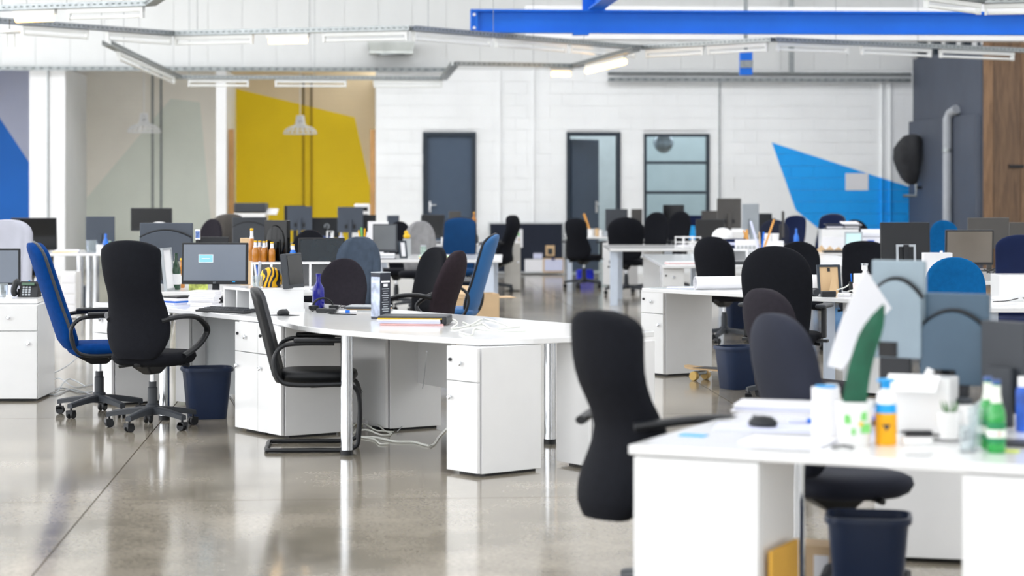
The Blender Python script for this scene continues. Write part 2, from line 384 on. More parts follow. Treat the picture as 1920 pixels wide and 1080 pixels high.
# timber partition, board by board
def wood(name, c1, c2):
    m = bpy.data.materials.new(name); m.use_nodes = True; nt = m.node_tree; b = nt.nodes['Principled BSDF']; L = nt.links.new
    tc = nt.nodes.new('ShaderNodeTexCoord'); mp = nt.nodes.new('ShaderNodeMapping'); mp.inputs['Scale'].default_value = (9, 9, .8); L(tc.outputs['Object'], mp.inputs[0])
    nz = nt.nodes.new('ShaderNodeTexNoise'); nz.inputs['Scale'].default_value = 2.2; nz.inputs['Detail'].default_value = 8; nz.inputs['Distortion'].default_value = 1.2; L(mp.outputs[0], nz.inputs['Vector'])
    rp = nt.nodes.new('ShaderNodeValToRGB'); rp.color_ramp.elements[0].position = .3; rp.color_ramp.elements[0].color = lin(c1); rp.color_ramp.elements[1].position = .7; rp.color_ramp.elements[1].color = lin(c2)
    L(nz.outputs['Fac'], rp.inputs[0]); L(rp.outputs[0], b.inputs['Base Color']); b.inputs['Roughness'].default_value = .5; return m
WD = [wood('brown_timber_%d' % k, a, b) for k, (a, b) in enumerate((((104, 78, 56), (146, 114, 84)), ((84, 64, 48), (120, 94, 70)), ((92, 68, 50), (132, 102, 74))))]
wt = struct(MB().box(((XR + XRR) / 2 + .05, YW + .12, ZROOF / 2), (XRR - XR, .16, ZROOF)).build('wall_timber', WHITE2))
zt = wallp(1880, 67, YW).z; bx = [wallp(p, 300, YW).x for p in (1843, 1862, 1913, 1962, 2010, 2060, 2110, 2160, 2210)]
for k in range(8):
    MB().box((0, 0, zt / 2), (bx[k + 1] - bx[k] - .006, .05 + .006 * (k % 2), zt - (.1 if k == 0 else 0))).build('board', WD[k % 3], wt, bevel=.003, loc=((bx[k] + bx[k + 1]) / 2, YW + .01, 0))
p = wallp(1906, 312, YW - .05); tag(MB().box(p, (.24, .02, .05)).build('door_bolt', PLAST, bevel=.004), 'dark metal bolt bar fixed to the brown timber wall', 'bolt')
struct(MB().box((XRR + .1, 14, ZROOF / 2), (.2, 42, ZROOF)).build('wall_right_hall', WHITE2))
# left wall and rear wall of the hall: tall windows with mullions
for nm, horiz in (('wall_left', False), ('wall_front', True)):
    r = sroot(nm); L0, L1 = (XL, XRR) if horiz else (-8, YB)
    def wbox(s0, s1, z0, z1, name, m, th=.2):
        c_ = ((s0 + s1) / 2, -8, (z0 + z1) / 2) if horiz else (XL - .1, (s0 + s1) / 2, (z0 + z1) / 2)
        d_ = (s1 - s0, th, z1 - z0) if horiz else (th, s1 - s0, z1 - z0)
        MB().box(c_, d_).build(name, m, r)
    zs0, zs1, pw_ = (1.2, 5.2, .9) if horiz else (.35, 6.6, .15)
    wbox(L0, L1, 0, zs0, 'sill_wall', WHITE2); wbox(L0, L1, zs1, ZROOF, 'head_wall', WHITE2)
    nn = int((L1 - L0) / 4.5)
    for k in range(nn + 1):
        s = L0 + (L1 - L0) * k / nn; wbox(s - pw_, s + pw_, zs0, zs1, 'pier', WHITE2)
struct(MB().box(((XL + xl0) / 2, YB + .1, ZROOF / 2), (xl0 - XL, .2, ZROOF)).build('wall_back_left', WHITE2))
# unseen roof; rooflight strips added and sized to bring daylight to the back
ro = sroot('ceiling')
y = -11.2
while y < YB - .5:
    y1 = min(y + (3.8 if y < 27 else 3.0), YB) if y < 33 else YB
    MB().box(((XL + XRR) / 2, (y + y1) / 2, ZROOF + .11), (XRR - XL, y1 - y, .2)).build('roof_bay', WHITE2, ro); y += 5.6
# white bulkhead beam in front of the right part of the back wall
p0, p1 = W(985, 33.4), W(2050, 33.4)
struct(MB().box(((p0.x + p1.x) / 2, 33.2, zy(43, 33.3)), (p1.x - p0.x, .35, zy(12, 33.3) - zy(74, 33.3))).build('ceiling_bulkhead', WHITE2))

# ------------------------------------------------------------------ wall fittings
def conduit(label, px, y0, y1, Y, m, r=.014, group=None):
    a, b = wallp(px, y0, Y), wallp(px, y1, Y)
    o = MB().tube([(a.x, a.y, b.z), (a.x, a.y, a.z)], r, 8).build('conduit_pipe', m, smooth=True); tag(o, label, 'pipe', group)
conduit('thin grey conduit down the wide white pier', 90, 129, 480, YB - .016, STEEL)
conduit('left of two grey conduits in the greige alcove', 286, 140, 440, YA - .016, STEEL, .02)
conduit('right of two grey conduits in the greige alcove', 302, 140, 440, YA - .016, STEEL, .02)
conduit('left of two conduits on the yellow mural', 569, 140, 440, YA - .016, mural('conduit_paint_a', (120, 105, 80), [((180, 150, 10), edges([(712, 430), (665, 220), (437, 165), (425, 245)], YA))]), .02)
conduit('right of two conduits on the yellow mural', 584, 140, 440, YA - .016, mural('conduit_paint_b', (120, 105, 80), [((180, 150, 10), edges([(712, 430), (665, 220), (437, 165), (425, 245)], YA))]), .02)
conduit('white painted pipe on the wall right of the closed slate door', 938, 132, 500, YB - .016, WHITE2)
conduit('white painted pipe on the wall between the two slate doors', 1001, 132, 500, YB - .016, WHITE2)
conduit('grey conduit dropping right of the black-framed window', 1349, 150, 420, YB - .016, STEEL)
conduit('left of two painted conduits crossing the blue mural', 1653, 150, 460, YB - .022, MWALL, .022)
conduit('right of two painted conduits crossing the blue mural', 1669, 150, 460, YB - .022, MWALL, .022)
p0, p1 = wallp(1585, 325, YB), wallp(1628, 357, YB)
tag(MB().box(((p0.x + p1.x) / 2, YB - .006, (p0.z + p1.z) / 2), (p1.x - p0.x, .004, p0.z - p1.z)).build('paper_notice', PAPER), 'blank white paper notice stuck on the blue mural', 'notice')
# rain pipe on charcoal wall
u = lambda px, py, X: (lambda Z: Vector((X, Z * (CT - (px - CX) / F * ST), zy(py, Z))))(X / ((px - CX) / F * CT + ST))
a = u(1776, 224, XR - .16); 
t = thing('rain_pipe', 'pale grey rain pipe with swan neck on the charcoal wall', 'pipe', (a.x, a.y, 0))
MB().tube([(0, 0, .05), (0, 0, a.z), (.04, 0, a.z + .09), (.1, -.2, a.z + .16)], .075, 12).build('pipe', mat('grey_pvc', (168, 172, 178), .4), t, True)
for z in (.9, 2.1): MB().lathe([(.085, -.03), (.085, .03)], 12, (0, 0, z)).build('pipe_clip', STEEL, t)
# covered reel on bracket
a = u(1703, 365, XR - .3)
S = a.y / F * 1.0
t = thing('covered_hose_reel', 'black cloth-covered reel on a bracket on the charcoal wall', 'reel', (a.x + .1, a.y - .05, a.z))
sc_ = 38.2 / F
prof = [(.17, .03, .05), (.19, .09, .04), (.27, .15, .01), (.42, .20, -.02), (.60, .235, -.03), (.78, .235, -.02), (.90, .20, .02), (1.0, .14, .05), (1.03, .05, .06)]
rings = []
for z, r, dx in prof:
    rings.append([(dx - .1 + r * math.cos(q * math.pi / 12) * (1 + .07 * math.sin(3 * q * math.pi / 12 + z * 7)), .8 * r * math.sin(q * math.pi / 12) * (1 + .16 * math.cos(4 * q * math.pi / 12 + z * 5)), z) for q in range(24)])
cv = MB().loft(rings).build('cloth_cover', mat('dark_grey_canvas', (54, 55, 58), .85, var=.2, scale=8), t, True)
for k in range(4): MB().box((-.27 + .03 * k, -.13 + .01 * k, .62 - .07 * k), (.05, .02, .035), 0).build('print_mark', PINK, cv)
MB().tube([(.02, 0, .2), (.02, 0, -.02), (-.2, 0, -.02)], .028, 8).build('bracket', STEEL, t, True); MB().box((.08, 0, .12), (.1, .05, .05)).build('wall_arm', PLAST, t)
# duct diffuser
p = W(733, 38.0, zy(102, 38.0))
t = thing('duct_diffuser', 'square galvanised air duct diffuser under the ceiling', 'vent', (p.x, p.y, p.z), 0)
hw = 41 * 38.0 / F
MB().loft([[(sx * hw, sy * hw, .0) for sx, sy in ((-1, -1), (1, -1), (1, 1), (-1, 1))], [(sx * hw * .98, sy * hw * .98, .03) for sx, sy in ((-1, -1), (1, -1), (1, 1), (-1, 1))],
           [(sx * hw * 1.08, sy * hw, .19) for sx, sy in ((-1, -1), (1, -1), (1, 1), (-1, 1))]]).build('hood', mat('galvanised_duct', (176, 180, 176), .28, metal=.8, var=.2, scale=3), t)
MB().box((0, .42, .14), (.6, .5, .16)).build('duct', STEEL, t)
MB().lathe([(.24, 0), (.24, .02), (.21, .02), (.21, .05)], 24, (0, -hw * .2, -.02)).build('outlet_ring', STEEL, t, True)
# pin board leaning at the wall
p0, p1 = wallp(918, 418, YB - .16), wallp(1055, 512, YB - .16); wbd, hbd = p1.x - p0.x, p0.z - p1.z
t = thing('pin_board', 'dark navy pin board with papers leaning on the back wall', 'board', ((p0.x + p1.x) / 2, YB - .16, max(p1.z, 0)), 0)
MB().box((0, 0, hbd / 2), (wbd, .03, hbd)).build('felt_panel', mat('navy_felt', (30, 36, 50), .9, var=.1), t)
mb = MB(); frame(mb, -wbd / 2 - .02, wbd / 2 + .02, 0, hbd + .01, .025, 0, .04, True); mb.build('board_frame', mat('aluminium', (200, 204, 206), .3, metal=.8), t)
def pinp(px0, py0, px1, py1, nm, m):
    a, b = wallp(px0, py0, YB - .18), wallp(px1, py1, YB - .18); q = t.location
    return MB().box(((a.x + b.x) / 2 - q.x, -.02, (a.z + b.z) / 2 - q.z), (b.x - a.x, .006, a.z - b.z)).build(nm, m, t)
s = pinp(953, 430, 980, 464, 'sheet', PAPER)
for k in range(6):
    a = wallp(957 + 8 * (k % 3), 440 + 9 * (k // 3), YB - .185); q = t.location; MB().box((a.x - q.x, -.026, a.z - q.z), (.025, .004, .05)).build('print', (GREENP, MDF)[k // 3], s)
pinp(984, 486, 1018, 510, 'sheet', PAPER); c_ = pinp(1018, 484, 1057, 511, 'clipboard', MDF); s = pinp(1021, 486, 1055, 508, 'sheet', PAPERB); s.location.y = -.008
pinp(1000, 475, 1017, 485, 'sheet', PAPERB); c_ = pinp(1023, 460, 1040, 480, 'card', MDF); s = pinp(1027, 466, 1036, 477, 'print', PLASTG); s.location.y = -.006
a = wallp(1037, 486, YB - .2); q = t.location; MB().box((a.x - q.x, -.035, a.z - q.z), (.06, .02, .03)).build('clip', CHROME, t)
# pendant lamps
def pendant(label, px, ytop, ybot, wpx, Z):
    zb, z1 = zy(ybot, Z), zy(ytop, Z); hgt = z1 - zb; r = wpx / 2 * Z / F; p = W(px, Z, zb)
    t = thing('pendant_lamp', label, 'lamp', p, 0, 'wire pendant lamps in the alcoves')
    prof = [(r, 0), (r * .93, hgt * .18), (r * .72, hgt * .34), (r * .36, hgt * .45), (r * .28, hgt * .55), (r * .24, hgt * .8), (r * .2, hgt * 1.0)]
    mb = MB()
    for k in range(18):
        a = 2 * math.pi * k / 18; mb.tube([(q * math.cos(a), q * math.sin(a), z) for q, z in prof], .009, 5)
    for q, z in prof: mb.tube([(q * math.cos(2 * math.pi * j / 20), q * math.sin(2 * math.pi * j / 20), z) for j in range(21)], .009, 5)
    mb.build('wire_shade', WHITE2, t, True)
    MB().lathe([(.03, hgt * .6), (.05, hgt * .7), (.05, hgt * .95), (.02, hgt)], 10).build('lamp_holder', PLASTG, t, True)
    MB().lathe([(.01, hgt * .28), (.06, hgt * .38), (.06, hgt * .48), (.03, hgt * .6)], 12).build('bulb', CERAM, t, True)
    MB().tube([(0, 0, hgt), (0, 0, 4.1 - zb)], .008, 6).build('cord', WHITE2, t)
pendant('white wire pendant lamp hanging in the greige alcove', 270, 213, 248, 62, 40)
pendant('white wire pendant lamp hanging before the yellow mural', 563, 217, 251, 62, 40)

# ------------------------------------------------------------------ steel beams and lighting tracks
Zb = 29.0; pA = W(882, Zb); pB = W(2150, Zb); yb = pA.y; z0, z1 = zy(61.5, Zb), zy(18, Zb)
t = thing('steel_beam', 'long blue steel I-beam running across under the ceiling', 'beam', (pA.x, yb, z0))
L_ = pB.x - pA.x + 1.5; hb = z1 - z0
MB().box((L_ / 2, 0, hb / 2), (L_, .02, hb - .03)).build('web', BEAMB, t)
MB().box((L_ / 2, 0, .012), (L_, .17, .024)).build('bottom_flange', BEAMB, t); MB().box((L_ / 2, 0, hb - .012), (L_, .17, .024)).build('top_flange', BEAMB, t)
ep = MB().box((.012, 0, hb / 2), (.024, .19, hb)).build('end_plate', BEAMB, t); MB().box((.06, -.06, hb / 2), (.07, .012, hb - .05)).build('stiffener', BEAMB, t)
for z in (.06, hb - .07): MB().lathe([(.02, 0), (.02, .02)], 8, M=Matrix.Translation((.045, -.066, z)) @ Matrix.Rotation(math.pi / 2, 4, 'X')).build('bolt', CERAM, ep)
MB().box((W(1090, Zb).x - pA.x, 0, -.012), (.2, .2, .024)).build('splice_plate', BEAMB, t)
q = W(1118, Zb)
t = thing('steel_cross_beam', 'blue steel I-beam lying across the top of the long blue beam', 'beam', (q.x, yb, z1))
MB().box((0, -4, .15), (.02, 8, .27)).build('web', BEAMB, t); MB().box((0, -4, .012), (.2, 8, .024)).build('bottom_flange', BEAMB, t); MB().box((0, -4, .288), (.2, 8, .024)).build('top_flange', BEAMB, t)
MB().box((-.02, .0, .15), (.3, .02, .3)).build('end_plate', BEAMB, t)
q0, q1 = W(1387, 33, zy(95, 33)), W(1410, 33, zy(141, 33))
t = thing('blue_hanger', 'short blue steel hanger with a grey band below the ceiling', 'bracket', ((q0.x + q1.x) / 2, q0.y, q1.z))
hh = q0.z - q1.z; MB().box((0, 0, hh * .5), (q1.x - q0.x, .12, hh)).build('strap', BEAMB, t, bevel=.005); MB().box((0, -.065, hh * .45), (q1.x - q0.x + .01, .012, hh * .3)).build('band', STEEL, t); MB().box((0, 0, hh + .55), (.05, .05, 1.1)).build('rod', STEEL, t)
ZT = 3.45
def tpt(px, py): return W(px, F * (ZT - H) / (HY - py), ZT)
PERF = mat('punched_hole_shadow', (84, 92, 92), .8)
def track(label, pts, wires, w=.11, hgt=.06):
    P = [tpt(*p) for p in pts]; t = thing('lighting_track', label, 'light track', P[0])
    for a, b in zip(P[:-1], P[1:]):
        d = b - a; l = d.length; an = math.atan2(d.y, d.x); c_ = (a + b) / 2 - P[0]
        mb = MB(); mb.box((c_.x, c_.y, 0), (l, w, .006), an)
        for s in (-1, 1): mb.box((c_.x - math.sin(an) * s * w / 2, c_.y + math.cos(an) * s * w / 2, hgt / 2), (l, .005, hgt), an)
        seg = mb.build('channel', STEEL, t)
        mb = MB(); k = int(l / .075)
        for i in range(k):
            f = (i + .5) / k; q = a.lerp(b, f) - P[0]
            for s in (-1, 1): mb.box((q.x - math.sin(an) * s * (w / 2 + .003), q.y + math.cos(an) * s * (w / 2 + .003), hgt * .5), (.034, .003, .013), an)
        if k: h_ = mb.build('slots', PERF, seg); h_['kind'] = 'stuff'
    for px, py in wires:
        q = tpt(px, py); MB().tube([(q.x - P[0].x, q.y - P[0].y, .0), (q.x - P[0].x, q.y - P[0].y, ZROOF - ZT)], .004, 5).build('suspension_wire', STEEL, t)
    return t
LAMP_N = [0]
def tubelight(label, a, b, lit=False):
    """fluorescent batten hung under a track between two track pixels"""
    A, B = tpt(*a), tpt(*b); d = B - A; l = d.length; an = math.atan2(d.y, d.x); c_ = (A + B) / 2
    t = thing('fluorescent_light', label, 'light', (c_.x, c_.y, ZT - .105), an, 'fluorescent battens under the tracks')
    MB().box((0, 0, .075), (l, .06, .05)).build('housing', HOUS, t, bevel=.006)
    r = .04 if lit else .018
    MB().tube([(-l / 2 + .04, 0, .0 if not lit else .01), (l / 2 - .04, 0, 0 if not lit else .01)], r, 10).build('tube', TUBEON if lit else TUBEOFF, t, True)
    if not lit:
        for s in (-1, 1): MB().box((s * (l / 2 - .02), 0, .015), (.03, .05, .07)).build('lamp_holder', HOUS, t)
track('long zigzag steel lighting track crossing below the blue beam', [(-60, 39), (325, 67), (770, 57), (1200, 93), (1450, 78), (1960, 100)], [(190, 57), (370, 66), (580, 61), (803, 60), (925, 70), (1095, 84), (1395, 82), (1567, 83), (1721, 90), (50, 47)])
track('steel lighting track at the top left corner of the photo', [(-60, 22), (282, 11), (330, -22)], [(3, 20), (125, 16)])
ZT = 3.25
track('low zigzag steel lighting track before the alcoves', [(200, 85), (335, 148), (832, 150), (853, 123), (1078, 127), (1192, 96)], [(355, 148), (590, 149), (232, 100), (1000, 126)])
ZT = 3.45
track('steel lighting track at the top right corner of the photo', [(1700, -14), (1840, 6), (1990, 4)], [(1867, 6)])
def tl(label, px0, px1, pts, lit=False):
    def y(px):
        for (a, b), (c_, d) in zip(pts[:-1], pts[1:]):
            if min(a, c_) <= px <= max(a, c_): return b + (d - b) * (px - a) / (c_ - a)
        return pts[-1][1]
    tubelight(label, (px0, y(px0)), (px1, y(px1)), lit)
P1 = [(-60, 39), (325, 67), (770, 57), (1200, 93), (1450, 78), (1960, 100)]; P2 = [(-60, 22), (282, 11)]; P3 = [(200, 85), (335, 148), (832, 150)]
for l, a, b, f in (('unlit batten nearest the left edge under the long zigzag track', 40, 165, 0), ('unlit batten left of the first bend of the long track', 200, 320, 0), ('unlit batten right of the first bend of the long track', 328, 475, 0),
                   ('glowing lamp under the long track left of the duct diffuser', 500, 580, 1), ('unlit batten above the duct diffuser', 605, 765, 0), ('unlit batten right of the duct diffuser', 775, 920, 0), ('unlit batten below the left end of the blue beam', 930, 1060, 0),
                   ('unlit batten ending at the middle valley of the long track', 1068, 1190, 0), ('unlit batten right of the middle valley of the long track', 1212, 1320, 0), ('unlit batten left of the blue hanger', 1328, 1440, 0), ('unlit batten right of the blue hanger', 1455, 1590, 0),
                   ('unlit batten before the charcoal wall corner', 1615, 1745, 0), ('unlit batten before the charcoal wall', 1762, 1900, 0)): tl(l, a, b, P1, f)
tl('glowing lamp at the top left corner', 25, 105, P2, True); tl('unlit batten at the top left corner', 127, 270, P2)
ZT = 3.25
tubelight('unlit batten along the diagonal arm of the low track', (222, 95), (325, 143)); tubelight('short glowing lamp on the rising arm of the low track', (1100, 121), (1172, 102), True)
for l, a, b in (('unlit batten before the narrow white pier', 352, 467), ('unlit batten before the yellow alcove', 515, 650), ('unlit batten at the right edge of the yellow alcove', 700, 830)): tl(l, a, b, P3)
tubelight('glowing lamp right of the sharp bend of the low track', (1030, 126.4), (1074, 127), True)
ZT = 3.45
tubelight('unlit batten of the track at the top right corner', (1735, -9), (1836, 5)); tubelight('unlit batten at the far top right corner', (1845, 6), (1985, 4))
# wall trays
def tray(label, px0, px1, py, depth, hgt, m, slots=True):
    a, b = wallp(px0, py, YB - depth), wallp(px1, py, YB - depth); t = thing('cable_tray', label, 'cable tray', ((a.x + b.x) / 2, YB - depth / 2 - .03, a.z), 0); l = b.x - a.x
    mb = MB(); mb.box((0, 0, 0), (l, depth, .008)); mb.box((0, -depth / 2, hgt / 2), (l, .006, hgt)); mb.build('channel', m, t)
    if slots:
        mb = MB(); k = int(l / .14)
        for i in range(k): mb.box((-l / 2 + (i + .5) * l / k, -depth / 2 - .004, hgt / 2), (.06, .003, .025))
        mb.build('slots', PERF, t)['kind'] = 'stuff'
tray('punched steel cable tray along the lintel above the alcoves', -120, 838, 131, .14, .07, STEEL)
tray('punched steel cable tray on the back wall below the blue hanger', 1140, 1708, 152, .14, .06, STEEL)
a, b = wallp(1140, 137, YB - .08), wallp(1708, 139, YB - .08)
tag(MB().tube([a, b], .03, 8).build('service_pipe', STEEL, smooth=True), 'grey service pipe along the wall above the right cable tray', 'pipe')
a, b = wallp(1484, 80, YB - .35), wallp(1484, 136, YB - .35); tag(MB().box((a.x, a.y, (ZROOF + b.z) / 2), (.09, .05, ZROOF - b.z)).build('punched_strut', STEEL, bevel=.004), 'punched green-grey vertical strut above the right cable tray', 'strut')
def jbox(px, py):
    p = W(px, 24.0, zy(py, 24.0)); t = thing('wifi_unit', 'white hanging aerial unit under the track at the far left', 'aerial', p)
    MB().lathe([(.02, -.02), (.12, -.01), (.12, .01), (.02, .03)], 16).build('disc', HOUS, t, True)
    for dx in (-.03, .05): MB().tube([(dx, 0, 0), (dx, 0, -.16)], .011, 6).build('aerial', HOUS, t)
    MB().tube([(0, 0, .02), (0, 0, .14)], .004, 5).build('cord', CABLEB, t)
jbox(18, 60)
# ------------------------------------------------------------------ furniture builders
def lerp_list(L, t):
    for (a, b), (c, d) in zip(L[:-1], L[1:]):
        if t <= c: return b + (d - b) * (t - a) / (c - a) if c > a else d
    return L[-1][1]
SHAPES = {'tall': ([(0, .78), (.2, 1.03), (.3, 1.02), (.55, .86), (.78, .95), (.92, .98), (1, .94)], .12, .16), 'high': ([(0, .9), (.2, 1), (.42, .93), (.7, .94), (.88, .95), (1, .9)], .16, .16),
          'wave': ([(0, .86), (.22, 1), (.5, .80), (.72, .86), (1, .86)], .16, .15),
          'round': ([(0, .72), (.25, .9), (.55, 1), (1, .95)], .46, .14), 'dome': ([(0, .80), (.3, .92), (.6, 1), (1, 1)], .34, .12), 'square': ([(0, .92), (.5, 1), (1, .97)], .14, .12)}
def sup(a, e):
    c, s = math.cos(a), math.sin(a); return math.copysign(abs(c) ** e, c), math.copysign(abs(s) ** e, s)
def back_rings(w, zb, zt, y0, recl, curve, th, shape, wrap=.05, n=22, m=24, grow=0.0, t0=0.0, bump=0.0):
    prof, rt, rb = SHAPES[shape]; rings = []
    for i in range(n + 1):
        t = .5 - .5 * math.cos(math.pi * i / n); t = t0 + (1 - t0) * t
        z = zb + (zt - zb) * t; k = 1.0
        if t > 1 - rt: k = max(1e-4, 1 - ((t - (1 - rt)) / rt) ** 2.4) ** (1 / 2.2)
        if t < rb: k = min(k, max(1e-4, 1 - ((rb - t) / rb) ** 2.4) ** (1 / 2.2) * .35 + .65 if t > 0 else .62)
        hw = max(.012, w / 2 * lerp_list(prof, t) * k) + grow
        hth = (th / 2 * (.55 + .45 * min(1, k * 1.2)) if t > .5 else th / 2 * (.6 + .4 * min(1, t / .08))) + grow
        if i in (0, n): hth *= .35; 
        y = y0 - recl * (zt - zb) * t + curve * math.sin(2 * math.pi * (t * .95 + .02)) + bump * math.exp(-((t - .42) / .2) ** 2)
        ring = []
        for j in range(m):
            cx, sy = sup(2 * math.pi * j / m, .62); ring.append((hw * cx, y + hth * sy + wrap * (hw * cx / (w / 2)) ** 2, z + grow * (1 if t > .5 else 0)))
        rings.append(ring)
    return rings
def star_leg():
    def f():
        mb = MB(); rings = []
        for i in range(7):
            t = i / 6; r = .035 + .265 * t; z = .118 - .012 * t - .02 * t * t; hw = .032 - .012 * t; hh = .022 - .006 * t
            rings.append([(hw * a, r, z + hh * b) for a, b in ((-1, -1), (1, -1), (1, .6), (.5, 1), (-.5, 1), (-1, .6))])
        mb.loft(rings); return mb.mesh('base_leg', PLASTG, True)
    return cached('star_leg', f)
def caster():
    def f():
        mb = MB()
        for s in (-1, 1): mb.lathe([(.012, -.009), (.026, -.009), (.028, -.004), (.028, .004), (.026, .009), (.012, .009)], 14, M=Matrix.Translation((s * .016, 0, .028)) @ Matrix.Rotation(math.pi / 2, 4, 'Y'))
        mb.box((0, .004, .045), (.05, .045, .022)); mb.tube([(0, 0, .05), (0, 0, .085)], .008, 6)
        return mb.mesh('caster', PLAST, True)
    return cached('caster', f)
NCH = [0]
def star_base(t, zs, col=PLASTG, spin=0.0, chrome=True):
    for k in range(5):
        a = spin + 2 * math.pi * k / 5
        o = obj('base_leg', star_leg(), t); o.rotation_euler = (0, 0, a)
        c = obj('caster', caster(), o); c.location = (0, .285, 0); c.rotation_euler = (0, 0, .5 * math.sin(7 * a + 1))
    MB().lathe([(.04, .085), (.045, .10), (.045, .15), (.032, .16), (.032, .26), (.026, .265), (.026, .30)], 14).build('column_cover', PLASTG, t, True)
    MB().lathe([(.016, .29), (.016, zs - .08)], 12).build('gas_lift', CHROME if chrome else PLAST, t, True)
    MB().loft([[(-.07, -.18, zs - .05), (.07, -.18, zs - .05), (.07, .14, zs - .05), (-.07, .14, zs - .05)], [(-.06, -.15, zs - .10), (.06, -.15, zs - .10), (.06, .1, zs - .10), (-.06, .1, zs - .10)], [(-.035, -.06, zs - .15), (.035, -.06, zs - .15), (.035, .05, zs - .15), (-.035, .05, zs - .15)]]).build('tilt_mechanism', PLAST, t, bevel=.01)
    MB().tube([(-.06, 0, zs - .09), (-.2, .02, zs - .105), (-.26, .02, zs - .11)], [.007, .01, .016], 6).build('height_lever', PLAST, t, True)
    MB().tube([(.06, 0, zs - .08), (.2, .03, zs - .085), (.25, .04, zs - .09)], [.007, .01, .014], 6).build('tilt_lever', PLAST, t, True)
def seat_mesh(w, d, zs, m, th=.09):
    mb = MB(); rings = []
    for z, k in ((-th, .80), (-th * .8, .93), (-th * .45, 1), (-th * .15, .97), (0, .86), (.004, .5), (.002, .05)):
        rings.append([(w / 2 * k * sup(2 * math.pi * j / 28, .55)[0], .02 + d / 2 * k * sup(2 * math.pi * j / 28, .6)[1], zs + z) for j in range(28)])
    return mb.loft(rings).mesh('seat', m, True, 60)
def chair(label, px, Z, a, ztop, m=BLACKF, w=.44, zb=.47, shape='high', recl=.12, curve=.02, th=.075, arms=None, zs=.50, seat_m=None, base='star', spin=0.3, group=None, piping=None, sw=.49, name='office_chair', yb=-.23, sd=.47, wrap=.05, bump=0.0):
    p = W(px, Z, 0); t = thing(name, label, 'chair', p, R(a), group); seat_m = seat_m or m
    if base == 'star': star_base(t, zs, spin=spin + math.radians(-a))
    obj('seat', seat_mesh(sw, sd, zs, seat_m), t)
    MB().loft(back_rings(w, zb, ztop, yb, recl, curve, th, shape, wrap, bump=bump)).build('backrest', m, t, True)
    if base == 'star': MB().tube(smooth_path([(0, -.05, zs - .075), (0, yb + .06, zs - .08), (0, yb + .05, zs - .06), (0, yb + .045, zs - .03)], 4), .02, 8, flat=1.5).build('back_bracket', PLAST, t, True)
    if piping:
        rr = back_rings(w, zb, ztop, yb, recl, curve, th, shape, wrap, n=30)
        path = [Vector(r[0]) for r in rr] + [Vector(r[12]) for r in reversed(rr)]
        MB().tube(path, .011, 6).build('piping', piping, t, True)
    for s in (-1, 1):
        x = s * (sw / 2 + .03)
        if arms == 'loop':
            MB().tube(smooth_path([(s * w * .42, yb + .02, .71), (x, -.10, .735), (x + s * .02, .06, .72), (x + s * .015, .19, .655), (x, .21, .60), (x - s * .01, .12, .53), (x - s * .03, -.02, .475)], 6), .017, 8, flat=1.3).build('armrest', PLAST, t, True)
        elif arms == 'rod':
            MB().tube(smooth_path([(x - s * .02, .18, zs - .07), (x - s * .01, -.1, zs - .075), (x, yb - .0, zs - .03), (x, yb - .03, zs + .10), (x, yb + .03, zs + .175), (x, -.06, zs + .19), (x, .1, zs + .19)], 5), .0135, 8).build('arm_tube', PLAST, t, True)
            MB().box((x, .03, zs + .205), (.05, .30, .028)).build('arm_pad', PLAST, t, bevel=.012)
        elif arms == 'T':
            q = MB().box((x + s * .01, .0, zs + .07), (.03, .06, .22)).build('arm_post', PLAST, t, bevel=.008); MB().box((x + s * .01, .02, zs + .195), (.08, .26, .03)).build('arm_pad', PLASTG, q, bevel=.014)
            MB().box((x - s * .06, 0, zs - .06), (.2, .05, .02)).build('arm_bracket', PLAST, t)
    NCH[0] += 1
    return t
def drape(name, label, ch_args, m, t0=.3, grow=.022, flare=.05):
    """cloth hung over the top of a chair back"""
    px, Z, a, w, zb, zt, yb, recl, curve, th, shape = ch_args
    p = W(px, Z, 0); rr = back_rings(w, zb, zt, yb, recl, curve, th, shape, .05, 16, 48, grow, t0); out = []
    n = len(rr)
    for i, r in enumerate(rr):
        f = 1 - i / (n - 1); q = []
        for j, (x, y, z) in enumerate(r):
            an = 2 * math.pi * j / len(r); wv = .012 * math.sin(an * 7 + 1) * f * 1.6 + .008 * math.sin(an * 13 + 2 * f) * f
            q.append((x * (1 + flare * f) + wv * math.cos(an), y + (wv + flare * f * .4) * math.sin(an), z + (.02 * math.sin(an * 5) - .03 * math.sin(an * 2 + 1)) * f * f))
        out.append(q)
    mb = MB().loft(out, cap=False); c = [Vector((0, 0, 0))]
    mb.f.append(tuple(range((n - 1) * 48, n * 48)))
    o = mb.build(name, m, None, True, loc=p, rz=R(a))
    so = o.modifiers.new('thickness', 'SOLIDIFY'); so.thickness = .006; so.offset = 1
    return tag(o, label, 'jacket' if 'jacket' in name else 'cloth')

